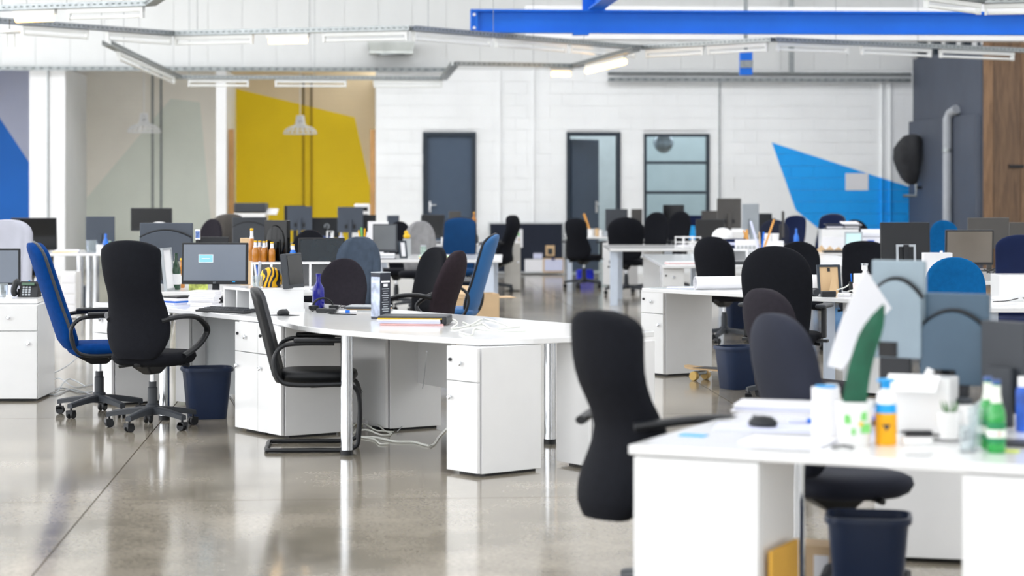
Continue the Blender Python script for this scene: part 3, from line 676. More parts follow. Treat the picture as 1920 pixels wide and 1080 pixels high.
def desk(label, pts, legs=(), ztop=DT, th=.032, group=None, leg_m=CHROME, square=False, panels=(), name='desk', top_m=WHITE, lr=.03):
    P = [Vector((p[0], p[1], 0)) for p in pts]; c = sum(P, Vector()) / len(P)
    t = thing(name, label, 'desk', (c.x, c.y, 0), 0, group)
    MB().prism([(p.x - c.x, p.y - c.y) for p in P], ztop - th, ztop).build('tabletop', top_m, t, bevel=.004)
    for q in legs:
        x, y = q[0] - c.x, q[1] - c.y
        if square: MB().box((x, y, (ztop - th) / 2), (lr * 2, lr * 2, ztop - th), -TH).build('leg', leg_m, t, bevel=.004)
        else:
            l = MB().lathe([(lr, .03), (lr, ztop - th)], 20, (x, y, 0)).build('leg', leg_m, t, True); MB().lathe([(lr * 1.05, 0), (lr * 1.05, .03)], 20, (x, y, 0)).build('foot', PLAST, l, True)
    for (a, b, z0, z1, m) in panels:
        a, b = Vector(a[:2]), Vector(b[:2]); d = b - a; mid = (a + b) / 2
        MB().box((mid.x - c.x, mid.y - c.y, (z0 + z1) / 2), (d.length, .02, z1 - z0), math.atan2(d.y, d.x)).build('modesty_panel', m, t)
    return t
def rect(px0, px1, Z0, Z1, skew=0.0):
    """camera-facing rectangle: left/right columns measured at depth Z0"""
    a, b = W(px0, Z0), W(px1, Z0); d = (b - a).normalized(); n = Vector((-d.y, d.x, 0)); k = (Z1 - Z0)
    s = d * skew
    return [a, b, b + n * k + s, a + n * k + s]
def pedestal(label, A, B, depth, h=.70, split=.27, side='R', knob=True, lock=True, group='white drawer pedestals', drawers=None, m=WHITE):
    """front face between floor points A (left) and B (right); body runs away from the camera"""
    A, B = Vector(A), Vector(B); d = B - A; w = d.length; an = math.atan2(d.y, d.x)
    t = thing('drawer_pedestal', label, 'pedestal', (A.x, A.y, 0), an, group)
    MB().box((w / 2, depth / 2 + .01, h / 2 + .008), (w, depth - .02, h - .016)).build('body', m, t, bevel=.002)
    MB().box((w / 2, depth / 2 + .02, .006), (w - .05, depth - .08, .012)).build('plinth', PLAST, t)
    zs = drawers or [h * (1 - split), h]
    z0 = .018
    for k, z1 in enumerate(zs):
        f = MB().box((w / 2, .0, (z0 + z1) / 2), (w - .004, .02, z1 - z0 - .005)).build('drawer_front' if k == len(zs) - 1 or len(zs) > 2 else 'door', m, t, bevel=.0015)
        z0 = z1
        if knob:
            kx = w * (.16 if side == 'L' else .84) if len(zs) == 2 and k == 0 else w * .5
            kz = z1 - .09
            MB().lathe([(.004, 0), (.004, .012), (.014, .014), (.015, .02), (.01, .026)], 10, M=Matrix.Translation((kx, -.01, kz)) @ Matrix.Rotation(math.pi / 2, 4, 'X')).build('knob', CHROME, f, True)
            if lock and k == len(zs) - 1: MB().lathe([(.010, 0), (.010, .012)], 10, M=Matrix.Translation((w * .14, -.01, kz + .015)) @ Matrix.Rotation(math.pi / 2, 4, 'X')).build('lock', PLAST, f)
    return t
def monitor(label, px, Z, yt, yb, wpx, a, base=DT, case=PLAST, screen=SCRB, tilt=0.0, ridge=False, logo=None, stand='flat', group=None, vesa=False, name='monitor', th=.03, wide=None):
    """screen faces -Y locally; a is the turn in degrees as seen by the camera"""
    h = (yb - yt) * Z / F; w = wide or wpx * Z / F / max(.25, abs(math.cos(math.radians(a)))); zc = zy((yt + yb) / 2, Z) - base
    p = W(px, Z, base); t = thing(name, label, 'monitor', p, R(a), group)
    M = Matrix.Translation((0, 0, zc)) @ Matrix.Rotation(math.radians(tilt), 4, 'X')
    def B(c, d): return MB().box(c, d)
    mb = MB(); mb.box((0, 0, 0), (w, th, h)); mb.v = [tuple(M @ Vector(q)) for q in mb.v]; ca = mb.build('casing', case, t, bevel=.006)
    mb = MB(); mb.box((0, -th / 2 - .0005, .006), (w - .03, .003, h - .04)); mb.v = [tuple(M @ Vector(q)) for q in mb.v]; mb.build('screen', screen, t)
    if ridge:
        pts = []; k = 14
        for i in range(k + 1): x = (i / k - .5) * w * .98; pts.append((x, h * .5 - h * .2 - (x / (w / 2)) ** 2 * h * .2))
        poly = [(-w * .49, -h * .49), (w * .49, -h * .49)] + list(reversed(pts))
        mb = MB(); mb.prism(poly, 0, .035, M @ Matrix.Translation((0, th / 2 + .034, 0)) @ Matrix.Rotation(math.pi / 2, 4, 'X')); bs_ = mb.build('back_shell', case, ca, bevel=.006); MB().tube([M @ Vector((x, th / 2 + .014, z + .006)) for x, z in pts], .009, 6).build('gap_shade_line', PLAST, bs_, True); mb = MB(); mb.box((w * .12, th / 2 + .036, -h * .4), (w * .34, .006, h * .15)); mb.v = [tuple(M @ Vector(q)) for q in mb.v]; mb.build('port_recess', SCRB, bs_)  # black arch tube stands in for the shade in the shell gap
    if vesa:
        for dx in (-.055, .0, .055):
            mb = MB(); mb.box((dx, th / 2 + .004, -h * .27), (.035, .01, .05)); mb.v = [tuple(M @ Vector(q)) for q in mb.v]; mb.build('port', PLAST if dx else BEAMB, ca)
    sd = max(.1, min(.26, w * .5))
    if zc - h / 2 > .0 and stand != 'none':
        MB().box((0, th / 2 + .02, (zc) / 2), (.05 if stand == 'flat' else .12, .025, max(.04, zc))).build('stand_neck', PLAST if ridge else case, t, bevel=.004)
        if stand == 'flat': MB().box((0, .03, .008), (sd, .17, .016)).build('stand_base', case, t, bevel=.006)
        else: MB().lathe([(sd * .5, 0), (sd * .5, .01), (sd * .3, .02), (.02, .03)], 20, (0, .03, 0)).build('stand_base', case, t, True)
    if logo:
        q = M @ Vector((0, -th / 2 - .001, -h / 2 + .011)); lettering(logo, .016, SILV, ca, q, (math.pi / 2, 0, 0))
    t['_m'] = 0; del t['_m']
    return t, M, w, h, th
def lathe_thing(name, label, cat, p, parts, group=None, n=16):
    t = thing(name, label, cat, p, 0, group)
    for nm, m, prof in parts: MB().lathe(prof, n).build(nm, m, t, True)
    return t
def bottle(label, px, Z, base, h, r, m, cap=None, label_m=None, cat='bottle', neck=.35, group=None, name='bottle', foil=None):
    P = W(px, Z, base); parts = [('glass_body', m, [(r * .9, 0), (r, .008), (r, h * .5), (r * .92, h * .58), (r * .42, h * .74), (r * neck, h * .8), (r * neck, h * .97)])]
    if label_m: parts.append(('paper_label', label_m, [(r * 1.02, h * .14), (r * 1.02, h * .42)]))
    if foil: parts.append(('neck_label', foil, [(r * .62, h * .69), (r * (neck + .06), h * .79), (r * (neck + .06), h * .92)]))
    if cap: parts.append(('cap', cap, [(r * neck * 1.2, h * .94), (r * neck * 1.2, h), (r * .1, h * 1.005)]))
    return lathe_thing(name, label, cat, P, parts, group)
def cup(label, px, Z, base, h, r, m, name='cup', cat='cup', handle=False, group=None, taper=.85):
    P = W(px, Z, base); t = thing(name, label, cat, P, 0, group)
    MB().lathe([(r * taper, 0), (r * taper, .004), (r, h), (r * .9, h), (r * taper * .88, .012), (.001, .01)], 18).build('body', m, t, True)
    if handle: MB().tube([(r * .9 + .03 * math.sin(math.pi * k / 8), 0, h * (.22 + .55 * k / 8)) for k in range(9)], .006, 6).build('handle', m, t, True)
    return t
def pen_pot(label, px, Z, base, h, r, m, pens, name='pen_pot'):
    t = cup(label, px, Z, base, h, r, m, name, 'pen pot', taper=.95)
    tag(t, label, 'pen pot')
    for k, (dx, dy, l, mm, pr) in enumerate(pens):
        p = W(px, Z, base + .012); o = MB().tube([(0, 0, 0), (dx, dy, l)], pr, 7).build('pen', mm, None, True, loc=p)
        tag(o, '%s pen in the %s' % (('leftmost', 'second', 'third', 'fourth')[k], re.sub(r' holding (a long pencil and ruler|an orange pencil|a blue pen|coloured pens|pens)', '', label)), 'pen', 'pens in pots')
def paper(label, px, Z, base, w, d, a, m=PAPER, th=.002, name='paper_sheet', cat='paper', curl=0.0, tilt=0.0):
    p = W(px, Z, base + .001); mb = MB(); n = 8; rings = []
    for i in range(n + 1):
        x = (i / n - .5) * w; z = curl * ((i / n - .5) * 2) ** 2
        rings.append([(x, -d / 2, z), (x, d / 2, z), (x, d / 2, z + th), (x, -d / 2, z + th)])
    mb.loft(rings); o = mb.build(name, m, None, loc=p); o.rotation_euler = (math.radians(tilt), 0, R(a)); return tag(o, label, cat)
def pile(label, px, Z, base, w, d, a, sheets, name='paper_pile', cat='papers'):
    p = W(px, Z, base); t = thing(name, label, cat, p, R(a)); z = 0
    for k, (th, m) in enumerate(sheets):
        MB().box((random.uniform(-.012, .012), random.uniform(-.012, .012), z + th / 2), (w * random.uniform(.94, 1), d * random.uniform(.94, 1), th * .94), random.uniform(-.05, .05)).build('volume', m, t, bevel=.001); z += th
    return t
def cable(label, pts, m=CABLEW, r=.0035, name='cable', group='loose cables'):
    o = MB().tube(smooth_path(pts, 6), r, 6).build(name, m, None, True); return tag(o, label, 'cable', group)
def boxthing(name, label, cat, px, Z, base, dims, a, m, bevel=.004, group=None):
    o = MB().box((0, 0, dims[2] / 2), dims).build(name, m, None, bevel=bevel, loc=W(px, Z, base), rz=R(a)); return tag(o, label, cat, group)
def bin_(label, px, Z, h, w, m=BIN, a=20):
    p = W(px, Z, 0); t = thing('waste_bin', label, 'bin', p, R(a), 'navy waste bins')
    def ring(k, z): return [(w / 2 * k * sup(2 * math.pi * j / 32, .45)[0], w / 2 * k * .85 * sup(2 * math.pi * j / 32, .45)[1], z) for j in range(32)]
    MB().loft([ring(.76, 0), ring(.78, .006), ring(.97, h - .02), ring(.94, h - .02), ring(.75, .012), ring(.01, .012)]).build('body', m, t, True)
    MB().loft([ring(.95, h - .025), ring(1.04, h - .025), ring(1.05, h - .012), ring(1.03, h), ring(.96, h), ring(.95, h - .025)], cap=False).build('rim', m, t, True)
    return t
def keyboard(label, px, Z, base, a, w=.44, d=.16, m=PLAST):
    t = thing('keyboard', label, 'keyboard', W(px, Z, base), R(a)); MB().loft([[(x * w / 2, y * d / 2, z + (.012 if y > 0 else 0)) for x, y in ((-1, -1), (1, -1), (1, 1), (-1, 1))] for z in (.002, .016)]).build('case', m, t, bevel=.004)
    mb = MB()
    for r in range(5):
        for c in range(20): mb.box((-w / 2 + .025 + c * (w - .05) / 19, -d / 2 + .025 + r * (d - .05) / 4, .019 + .0025 * r), (w / 26, .02, .008))
    mb.build('keys', PLASTG, t)['kind'] = 'stuff'; return t
def mouse(label, px, Z, base, a, m=PLAST, s=1.0):
    t = thing('computer_mouse', label, 'mouse', W(px, Z, base), R(a)); rings = []
    for z, k in ((0, .95), (.01, 1), (.022, .88), (.032, .6), (.036, .1)): rings.append([(.031 * s * k * math.cos(j * math.pi / 10), .055 * s * k * math.sin(j * math.pi / 10) - .006 * z * 10, z * s) for j in range(20)])
    MB().loft(rings).build('shell', m, t, True); MB().box((0, .028 * s, .031 * s), (.008, .02, .008)).build('wheel', PLASTG, t); return t
def hutch(label, px, Z, base, w, d, h, a, bays=2, m=WHITE, name='desk_shelf'):
    """open-fronted low shelf box standing on a desk, open side towards -Y"""
    t = thing(name, label, 'shelf', W(px, Z, base), R(a)); q = .018
    MB().box((0, 0, h - q / 2), (w, d, q)).build('top', m, t, bevel=.0015); MB().box((0, 0, q / 2), (w, d, q)).build('bottom', m, t); MB().box((0, d / 2 - .006, h / 2), (w - 2 * q, .012, h - 2 * q)).build('back', m, t)
    for k in range(bays + 1): MB().box((-w / 2 + q / 2 + (w - q) * k / bays, -.006, h / 2), (q, d - .012, h - 2 * q)).build('divider' if 0 < k < bays else 'side', m, t)
    return t
def roll(label, px, Z, base, l, r, a, m=PAPER):
    t = thing('paper_roll', label, 'paper roll', W(px, Z, base + r), R(a)); rings = []
    pr = [(r, -l / 2), (r, l / 2), (r * .93, l / 2), (r * .93, -l / 2), (r, -l / 2)]
    MB().loft([[(x, rr * math.cos(2 * math.pi * j / 24), rr * math.sin(2 * math.pi * j / 24)) for j in range(24)] for rr, x in pr], cap=False).build('outer_sheet', m, t, True)
    MB().tube([(.06, r * .93 * .8 * math.cos(0.35 * k), r * .93 * .8 * math.sin(.35 * k)) for k in range(16)], .003, 4).build('inner_sheet_edge', PAPERB, t); return t
def phone(label, px, Z, base, a):
    t = thing('desk_phone', label, 'telephone', W(px, Z, base), R(a))
    b = MB().box((.02, 0, .055), (.15, .03, .125), 0, math.radians(-18)).build('body', PLAST, t, bevel=.006)
    MB().box((.02, -.024, .098), (.1, .01, .02), 0, math.radians(-18)).build('display', mat('lcd_green', (70, 100, 80), .3), b)
    kb = MB()
    for r in range(4):
        for c in range(3): kb.box((-.02 + c * .024, -.016 - .004 * (r - 1), .072 - r * .018), (.016, .012, .012), 0, math.radians(-18))
    kb.build('keys', SILV, b)['kind'] = 'stuff'
    MB().tube(smooth_path([(-.085, -.03, .02), (-.085, -.05, .05), (-.085, -.02, .10), (-.085, .01, .115)], 5), .024, 8).build('handset', PLAST, t, True); MB().box((0, .04, .03), (.16, .07, .06)).build('foot', PLAST, t); return t
def picframe(label, px, Z, base, w, h, a, lean=15, m=FRAMED, back=True, face=PAPER):
    t = thing('picture_frame', label, 'picture frame', W(px, Z, base), R(a)); M = Matrix.Rotation(math.radians(-lean), 4, 'X')
    def put(mb, nm, mm, par=t): mb.v = [tuple(M @ Vector(q)) for q in mb.v]; return mb.build(nm, mm, par)
    mb = MB(); frame(mb, -w / 2, w / 2, 0, h, .018, 0, .022, True); put(mb, 'frame', m); put(MB().box((0, 0, h / 2), (w - .03, .008, h - .03)), 'backing' if back else 'picture', MDF if back else face)
    if back:
        put(MB().box((0, -.008, h * .83), (.02, .006, .03)), 'hanger', PLAST); MB().prism([(-.03, 0), (.05, 0), (.02, h * .6), (0, h * .6)], -.002, .002, Matrix.Translation((0, -.07, 0)) @ Matrix.Rotation(math.pi / 2 - .25, 4, 'X')).build('strut', MDF, t)
    return t
# ------------------------------------------------------------------ helpers on the layout
def away(a, b):
    d = (b - a); d.z = 0; d.normalize(); return d, Vector((-d.y, d.x, 0))
SHELF = .895
# ================================================================== central wave desk
outl = [T(175, 567), T(318, 577.5), T(430, 590), T(485, 595), T(508, 597.5), T(530, 602), T(559, 610), T(600, 615.5), T(650, 620), T(780, 630), T(898, 637), T(1000, 634.5), T(1100, 630), T(1227, 621), T(1096, 608), T(931, 595), T(638, 572), T(486, 559.5)]
desk('large white wave-edged desk in the centre with chrome legs', outl, [G(650, 853), G(1031, 832), G(308, 787)],
     panels=[(W(388, 16.1), W(452, 15.4), .12, .69, GREYP), (W(700, 15.1), W(850, 14.0), .30, .69, WHITE)], lr=.036)
pedestal('white pedestal at the far left end of the wave desk', G(176, 755), G(212, 761), .42)
pedestal('narrow white pedestal behind the navy bin under the wave desk', G(331, 757), G(357, 760), .26, knob=False, drawers=[.70])
pm = (G(443, 806) + G(530, 823)) / 2
pedestal('left of the twin white pedestals behind the visitor chair', G(443, 806), pm, .42, side='L')
pedestal('right of the twin white pedestals behind the visitor chair', pm, G(530, 823), .42, side='L')
pedestal('white pedestal in shade right of the chrome desk leg', G(664, 797), G(726, 809), .40, knob=False, drawers=[.70])
pedestal('white drawer pedestal at the near corner of the wave desk', G(840, 886), G(898, 895.5), .44, side='L')
pedestal('white pedestal behind the near black chair under the wave desk end', G(1046, 871), G(1107, 881.5), .46, knob=False, drawers=[.70])
# things on the wave desk
c_ = W(478, 14.98); hutch('white open box shelf on the wave desk beside the keyboard', 495, 14.97, DT, .42, .40, .16, -58, 2)
mo, M, w, h, th = monitor('wide black monitor showing a grey desktop with dialog box', 403, 16.0, 455, 533, 125, -4, case=PLAST, screen=SCRG, tilt=-3, logo='LG')
def scr(dx, dz, ww, hh, m, nm='dialog_box', off=.0026):
    mb = MB(); mb.box((dx, -th / 2 - off, dz), (ww, .001, hh)); mb.v = [tuple(M @ Vector(q)) for q in mb.v]; return mb.build(nm, m, mo.children[1])
scr(-.062, .035, .106, .058, PAPER); scr(-.062, .035, .098, .050, mat('dialog_blue', (140, 208, 242), .3), off=.0034); scr(-.062, .035, .06, .005, PAPER, 'text_line', .0042)
scr(.14, -.131, .022, .004, CYAN, 'power_light')
MB().box((0, -.01, .03), (.12, .12, .02)).build('stand_foot', PLAST, mo)
keyboard('black keyboard on the wave desk before the wide monitor', 427, 14.78, DT, -36)
pile('stack of white paperback pads left of the white box shelf', 384, 15.55, DT, .19, .15, -10, [(.0135, PAPER)] * 8, 'book_stack', 'books')
pile('blue and white folders at the left end of the wave desk', 338, 15.75, DT, .15, .2, -40, [(.015, PAPERB), (.012, BEAMB), (.02, PAPER), (.012, PLAST)], 'folder_pile', 'folders')
boxthing('mouse_pad', 'thin dark mouse pad right of the visitor chair back', 'mouse pad', 533, 14.45, DT, (.16, .12, .004), -40, PLAST, .001)
mouse('black mouse on the dark mouse pad', 531, 14.45, DT + .005, -30)
monitor('slim black monitor standing edge-on on the white box shelf', 548, 14.92, 475, 540.5, 27, 72, base=SHELF + .001, wide=.26, stand='none', case=PLASTG, tilt=-6, th=.045)
pen_pot('clear plastic cup holding pens on the white box shelf', 483, 14.75, SHELF, .085, .033, CLEAR, [(-.02, 0, .15, PAPER, .007), (-.008, .012, .14, BEAMB, .006), (.012, .0, .165, PAPERB, .006), (.022, -.01, .16, SILV, .006)])
# tiger bag
TIG = bpy.data.materials.new('tiger_stripe_print'); TIG.use_nodes = True; nt = TIG.node_tree
wv = nt.nodes.new('ShaderNodeTexWave'); wv.inputs['Scale'].default_value = 9; wv.inputs['Distortion'].default_value = 11; wv.inputs['Detail'].default_value = 1
tcn = nt.nodes.new('ShaderNodeTexCoord'); nt.links.new(tcn.outputs['Object'], wv.inputs['Vector'])
rpn = nt.nodes.new('ShaderNodeValToRGB'); rpn.color_ramp.interpolation = 'CONSTANT'; rpn.color_ramp.elements[0].color = lin((30, 32, 44)); rpn.color_ramp.elements[1].position = .45; rpn.color_ramp.elements[1].color = lin((240, 182, 10))
nt.links.new(wv.outputs['Fac'], rpn.inputs[0]); nt.links.new(rpn.outputs[0], nt.nodes['Principled BSDF'].inputs['Base Color']); nt.nodes['Principled BSDF'].inputs['Roughness'].default_value = .3
rings = []
for z, k in ((0, .9), (.02, 1), (.07, .95), (.11, .72), (.128, .35), (.132, .04)): rings.append([((.078 * k) * math.cos(j * math.pi / 12) * (1 + .1 * math.sin(3 * j * math.pi / 12 + z * 30)) + .012 * z * 8, .055 * k * math.sin(j * math.pi / 12), z) for j in range(24)])
tag(MB().loft(rings).build('crumpled_bag', TIG, None, True, loc=W(505, 14.98, SHELF), rz=0), 'crumpled black and yellow striped bag on the white box shelf', 'bag')
bottle('cobalt blue glass bottle on the wave desk', 597, 15.3, DT, .235, .042, COBALT, COBALT, neck=.38)
# two-sided carton
t = thing('drink_carton', 'tall dark printed gift carton on the wave desk', 'carton', W(714, 14.1, DT), R(45))
MB().box((0, 0, .145), (.088, .088, .29)).build('carton_body', mat('carton_dark', (34, 38, 50), .4), t, bevel=.003)
MB().box((-.0445, 0, .14), (.001, .082, .25)).build('printed_side', mat('carton_art', (176, 186, 208), .4, var=.5, scale=14), t)
for k in range(11): MB().box((0, -.0445, .19 - .014 * k), (.06 - .012 * (k % 3), .001, .005)).build('text_line', SILV, t)
MB().box((0, -.0447, .235), (.07, .001, .012)).build('title_bar', PAPER, t); MB().box((-.0452, 0, .235), (.001, .07, .012)).build('title_bar', PAPER, t)
MB().box((0, -.0447, .212), (.035, .001, .018)).build('emblem', PAPER, t)
MB().box((0, 0, .292), (.09, .09, .006)).build('lid_rim', SILV, t, bevel=.002)
t = pile('thick ring-bound catalogue with yellow tabs on the wave desk', 775, 13.55, DT, .40, .27, -6, [(.012, PINK), (.014, PAPERB), (.012, PAPER), (.006, YEL), (.012, PLASTG)], 'catalogue', 'catalogue')
MB().box((.205, 0, .03), (.03, .27, .052)).build('spine', PLAST, t, bevel=.01)
t = thing('marker_pen', 'white marker pen with blue band on the wave desk', 'pen', W(652, 14.75, DT + .008), R(-5)); MB().tube([(-.06, 0, 0), (.06, 0, 0)], .008, 8).build('barrel', PAPER, t, True); MB().tube([(-.015, 0, 0), (.015, 0, 0)], .0085, 8).build('band', BEAMB, t, True)
pile('grey magazines behind the printed carton', 690, 14.95, DT, .28, .2, -8, [(.01, GREYP), (.008, MDF), (.012, PLASTG), (.008, SILV)], 'magazine_pile', 'magazines')
t = thing('headphones', 'black tangled headset beside the cobalt bottle', 'headset', W(607, 15.05, DT), R(20))
MB().tube([(.07 * math.cos(k * math.pi / 8), .02, .02 + .06 * math.sin(k * math.pi / 8)) for k in range(9)], .008, 6).build('headband', PLAST, t, True)
for s in (-1, 1): MB().lathe([(.02, 0), (.035, .01), (.035, .03), (.01, .035)], 12, (s * .07, .0, 0)).build('ear_cup', PLAST, t, True)
boxthing('power_brick', 'black power brick on the wave desk before the headset', 'adapter', 612, 14.75, DT, (.13, .05, .028), -15, PLAST, .006)
for k, (q0, q1, q2, q3) in enumerate((((586, 585), (600, 577), (625, 583), (640, 574)), ((590, 575), (615, 588), (630, 590), (668, 591)), ((640, 578), (672, 572), (700, 577), (735, 580)))):
    cable('thin black cable %s' % ('curling below the cobalt bottle', 'ending at the white marker pen', 'running behind the printed carton')[k], [T(*q) + Vector((0, 0, .005)) for q in (q0, q1, q2, q3)], CABLEB, .004)
for k, pp in enumerate((((838, 606), (848, 600), (858, 608), (846, 618), (880, 612), (905, 600), (935, 606), (958, 615)), ((862, 625), (884, 630), (890, 618), (915, 621), (950, 622), (985, 622)), ((868, 606), (884, 612), (905, 609), (925, 618), (975, 614)))):
    cable('white cable on the bare end of the wave desk, %s' % ('looping beside the catalogue', 'nearest the front corner', 'lying straightest')[k], [T(*q) + Vector((0, 0, .006)) for q in pp], CABLEW, .005)
# floor by the desk
bin_('navy bin beside the twin pedestals left of centre', 388, 15.15, .345, .33, a=15)
def floor_cable(label, pts, m=CABLEW, r=.005): cable(label, [G(x, y) + Vector((0, 0, .008 + dz)) for x, y, dz in [(p + (0,))[:3] for p in pts]], m, r)
floor_cable('white cable bundle on the floor behind the chrome leg, uppermost strand', [(655, 812, .02), (690, 800, .05), (720, 812, .01), (735, 815)])
floor_cable('white cable running along the floor to the near pedestal', [(660, 822), (700, 822), (740, 830), (775, 831), (808, 838), (822, 822), (837, 806)], CABLEW, .007)
floor_cable('white cable bundle strand nearest the chrome leg', [(658, 820), (680, 806, .03), (705, 815, .02), (738, 812)])
floor_cable('short white cable end with plug on the floor', [(680, 822), (702, 826), (712, 834), (728, 834)])
floor_cable('white cable strand lowest in the bundle by the sled chair', [(655, 818), (685, 814, .02), (715, 818), (732, 817)], CABLEW, .006)
cable('thin grey wire hanging from the wave desk to the floor', [T(800, 648) - Vector((0, 0, .03)), G(792, 730, .25), G(775, 775, .08), G(745, 812) + Vector((0, 0, .01))], SILV, .003)
for k, pp in enumerate((((82, 725), (110, 718, .03), (140, 728), (175, 722)), ((85, 735), (120, 730), (150, 738), (176, 735)), ((90, 718, .05), (130, 708, .1), (176, 690, .22)), ((84, 740), (105, 742), (135, 732), (172, 742)), ((95, 728, .02), (105, 738), (128, 722, .04), (160, 726)), ((430, 745), (436, 752), (440, 760), (446, 770)))):
    floor_cable(('tangled cable on the floor left of the blue chair, %s' % ('topmost strand', 'middle strand', 'strand rising to the pedestal', 'strand nearest the camera', 'curled strand')[k]) if k < 5 else 'black cable on the floor between bin and twin pedestals', pp, SILV if k < 5 else CABLEB)
boxthing('cable_plug', 'white plug adapter lying on the floor cable bundle', 'plug', 689, 14.55, .0, (.05, .05, .05), 25, PAPER)
# chairs round the wave desk
chair('tall black fabric office chair with loop arms at the wave desk', 286, 14.55, -22, 1.225, BLACKF, w=.45, zb=.46, shape='tall', recl=.10, curve=.015, arms='loop', bump=.03, spin=.25, th=.08)
chair('royal blue high-back office chair seen from the side', 186, 15.35, -71, 1.185, BLUEF, w=.43, zb=.46, shape='high', recl=.33, curve=.0, arms='rod', spin=.1, piping=PLASTG, th=.12, yb=-.2, wrap=.02)
# visitor chair
t = thing('visitor_chair', 'black leather cantilever visitor chair with sled base', 'chair', W(590, 13.45), R(-86))
obj('seat', seat_mesh(.46, .48, .475, BLACKL, .075), t)
MB().loft(back_rings(.44, .40, .965, -.215, .26, .0, .06, 'square', .03)).build('backrest', BLACKL, t, True)
path = []
for s in (-1, 1):
    x = s * .255; MB().tube(smooth_path([(x, .19, .405), (x, -.1, .40), (x, -.2, .43), (x, -.235, .54), (x, -.19, .625), (x, -.08, .645), (x, .12, .645)], 6), .0135, 8).build('arm_tube', PLAST, t, True)
    MB().box((x, .03, .663), (.045, .3, .03)).build('arm_pad', PLAST, t, bevel=.012)
P_ = []
for s in (-1, 1):
    q = [(s * .24, -.02, .395), (s * .24, .20, .395), (s * .24, .265, .33), (s * .24, .265, .10), (s * .24, .22, .02), (s * .24, .0, .0145), (s * .24, -.24, .0145), (s * .2, -.28, .0145), (0, -.28, .0145)]
    P_ += smooth_path(q, 5) if s < 0 else list(reversed(smooth_path(q, 5)))[1:]
MB().tube(P_, .0135, 8).build('sled_frame', PLAST, t, True)
mb = MB()
for k in range(5): mb.tube([(-.1 + .05 * k, .255, .40), (-.1 + .05 * k + .01 * (k % 2), .27 + .004 * k, .33 + .012 * (k % 3))], .002, 4)
mb.build('torn_threads', PLAST, t)
# far side of the wave desk
chair('black round-backed chair at the far side of the wave desk', 630, 16.75, 172, 1.015, DARKF, w=.385, zb=.47, shape='round', recl=.1, arms=None)
chair('black chair back left of the brownish chair beyond the printed carton', 760, 18.6, 128, 1.05, BLACKF, w=.37, shape='dome', recl=.16, arms=None)
chair('brownish black chair with loop arm behind the catalogue', 792, 17.3, 62, 1.07, mat('brown_black_fabric', (44, 36, 42), .9, var=.12, scale=40, spec=.25), w=.38, shape='round', recl=.2, arms='loop', yb=-.2)
chair('glossy mid blue leather chair facing left beyond the wave desk', 848, 19.6, 78, 1.14, BLUEL, w=.42, zb=.45, shape='high', recl=.3, curve=.0, arms='rod', piping=PLAST, th=.075, yb=-.18)
chair('chair under the blue-grey denim jacket', 664, 18.0, 175, 1.12, BLACKF, w=.30, sw=.4, shape='dome', recl=.1)
drape('denim_jacket', 'blue-grey denim jacket draped over a chair back', (664, 18.0, 175, .30, .47, 1.12, -.23, .1, .02, .075, 'dome'), DENIM, t0=.02)

# ================================================================== second desk row behind the wave desk
desk('white desk right behind the wide monitor and bottles', rect(255, 622, 17.55, 19.3), [W(300, 19.1), W(612, 17.7), W(600, 19.1)])
hutch('long white shelf box carrying beer bottles and monitors', 545, 18.25, DT, .64, .42, .215, 6, 4)
HT = DT + .2151
for k, (px, Z, hh) in enumerate(((464, 18.32, .265), (497, 18.38, .27), (471, 18.12, .17), (479, 18.3, .165), (487, 18.14, .165), (494, 18.2, .17), (502, 18.1, .16))):
    nm = ('tall amber beer bottle with silver neck, left of the glossy monitor', 'tall amber beer bottle touching the glossy black monitor', 'short amber bottle nearest the wide monitor', 'second short amber bottle from the wide monitor', 'third short amber bottle from the wide monitor', 'fourth short amber bottle from the wide monitor', 'short amber bottle at the foot of the glossy monitor')[k]
    bottle(nm, px + 8, Z, HT, hh, .027, AMBER, YEL, None, neck=.42, foil=PAPER, group='amber bottles on the shelf box')
boxthing('card_box', 'small tan cardboard carrier behind the amber bottles', 'box', 462, 18.75, DT, (.10, .06, .39), 10, CARD)
GLOSS = mat('glossy_black_shell', (8, 9, 11), .14, var=.03, spec=.35)
t, M2, w2, h2, th2 = monitor('glossy black upright monitor seen from behind on the shelf box', 520, 18.2, 413, 484, 45, 152, base=HT, case=GLOSS, wide=.225, stand='round', th=.05)
mb = MB(); mb.lathe([(.09, 0), (.085, .012), (.06, .02), (.001, .022)], 24, M=M2 @ Matrix.Translation((.0, th2 / 2, -.02)) @ Matrix.Rotation(-math.pi / 2, 4, 'X') @ Matrix.Scale(1.5, 4, (0, 1, 0))); mb.build('oval_boss', GLOSS, t, True)
mb = MB(); mb.box((-.01, th2 / 2 + .024, -.03), (.045, .003, .04)); mb.v = [tuple(M2 @ Vector(q)) for q in mb.v]; mb.build('sticker', PAPER, t)
monitor('dark teal widescreen monitor lying on the shelf box behind the round chair', 603, 18.25, 446, 496, 86, 6, base=HT, screen=SCRT, stand='flat', tilt=-8)
bottle('white-necked bottle right of the glossy black monitor', 549, 18.1, HT, .14, .026, PETB, YEL, None, neck=.5, foil=PAPER)
monitor('large slate monitor with arched back behind the tall black chair', 312, 19.0, 418, 490, 100, 176, case=MONG, ridge=True, stand='round')
monitor('low black monitor behind the wide grey-screen monitor', 398, 19.1, 444, 505, 62, 178, case=PLAST)
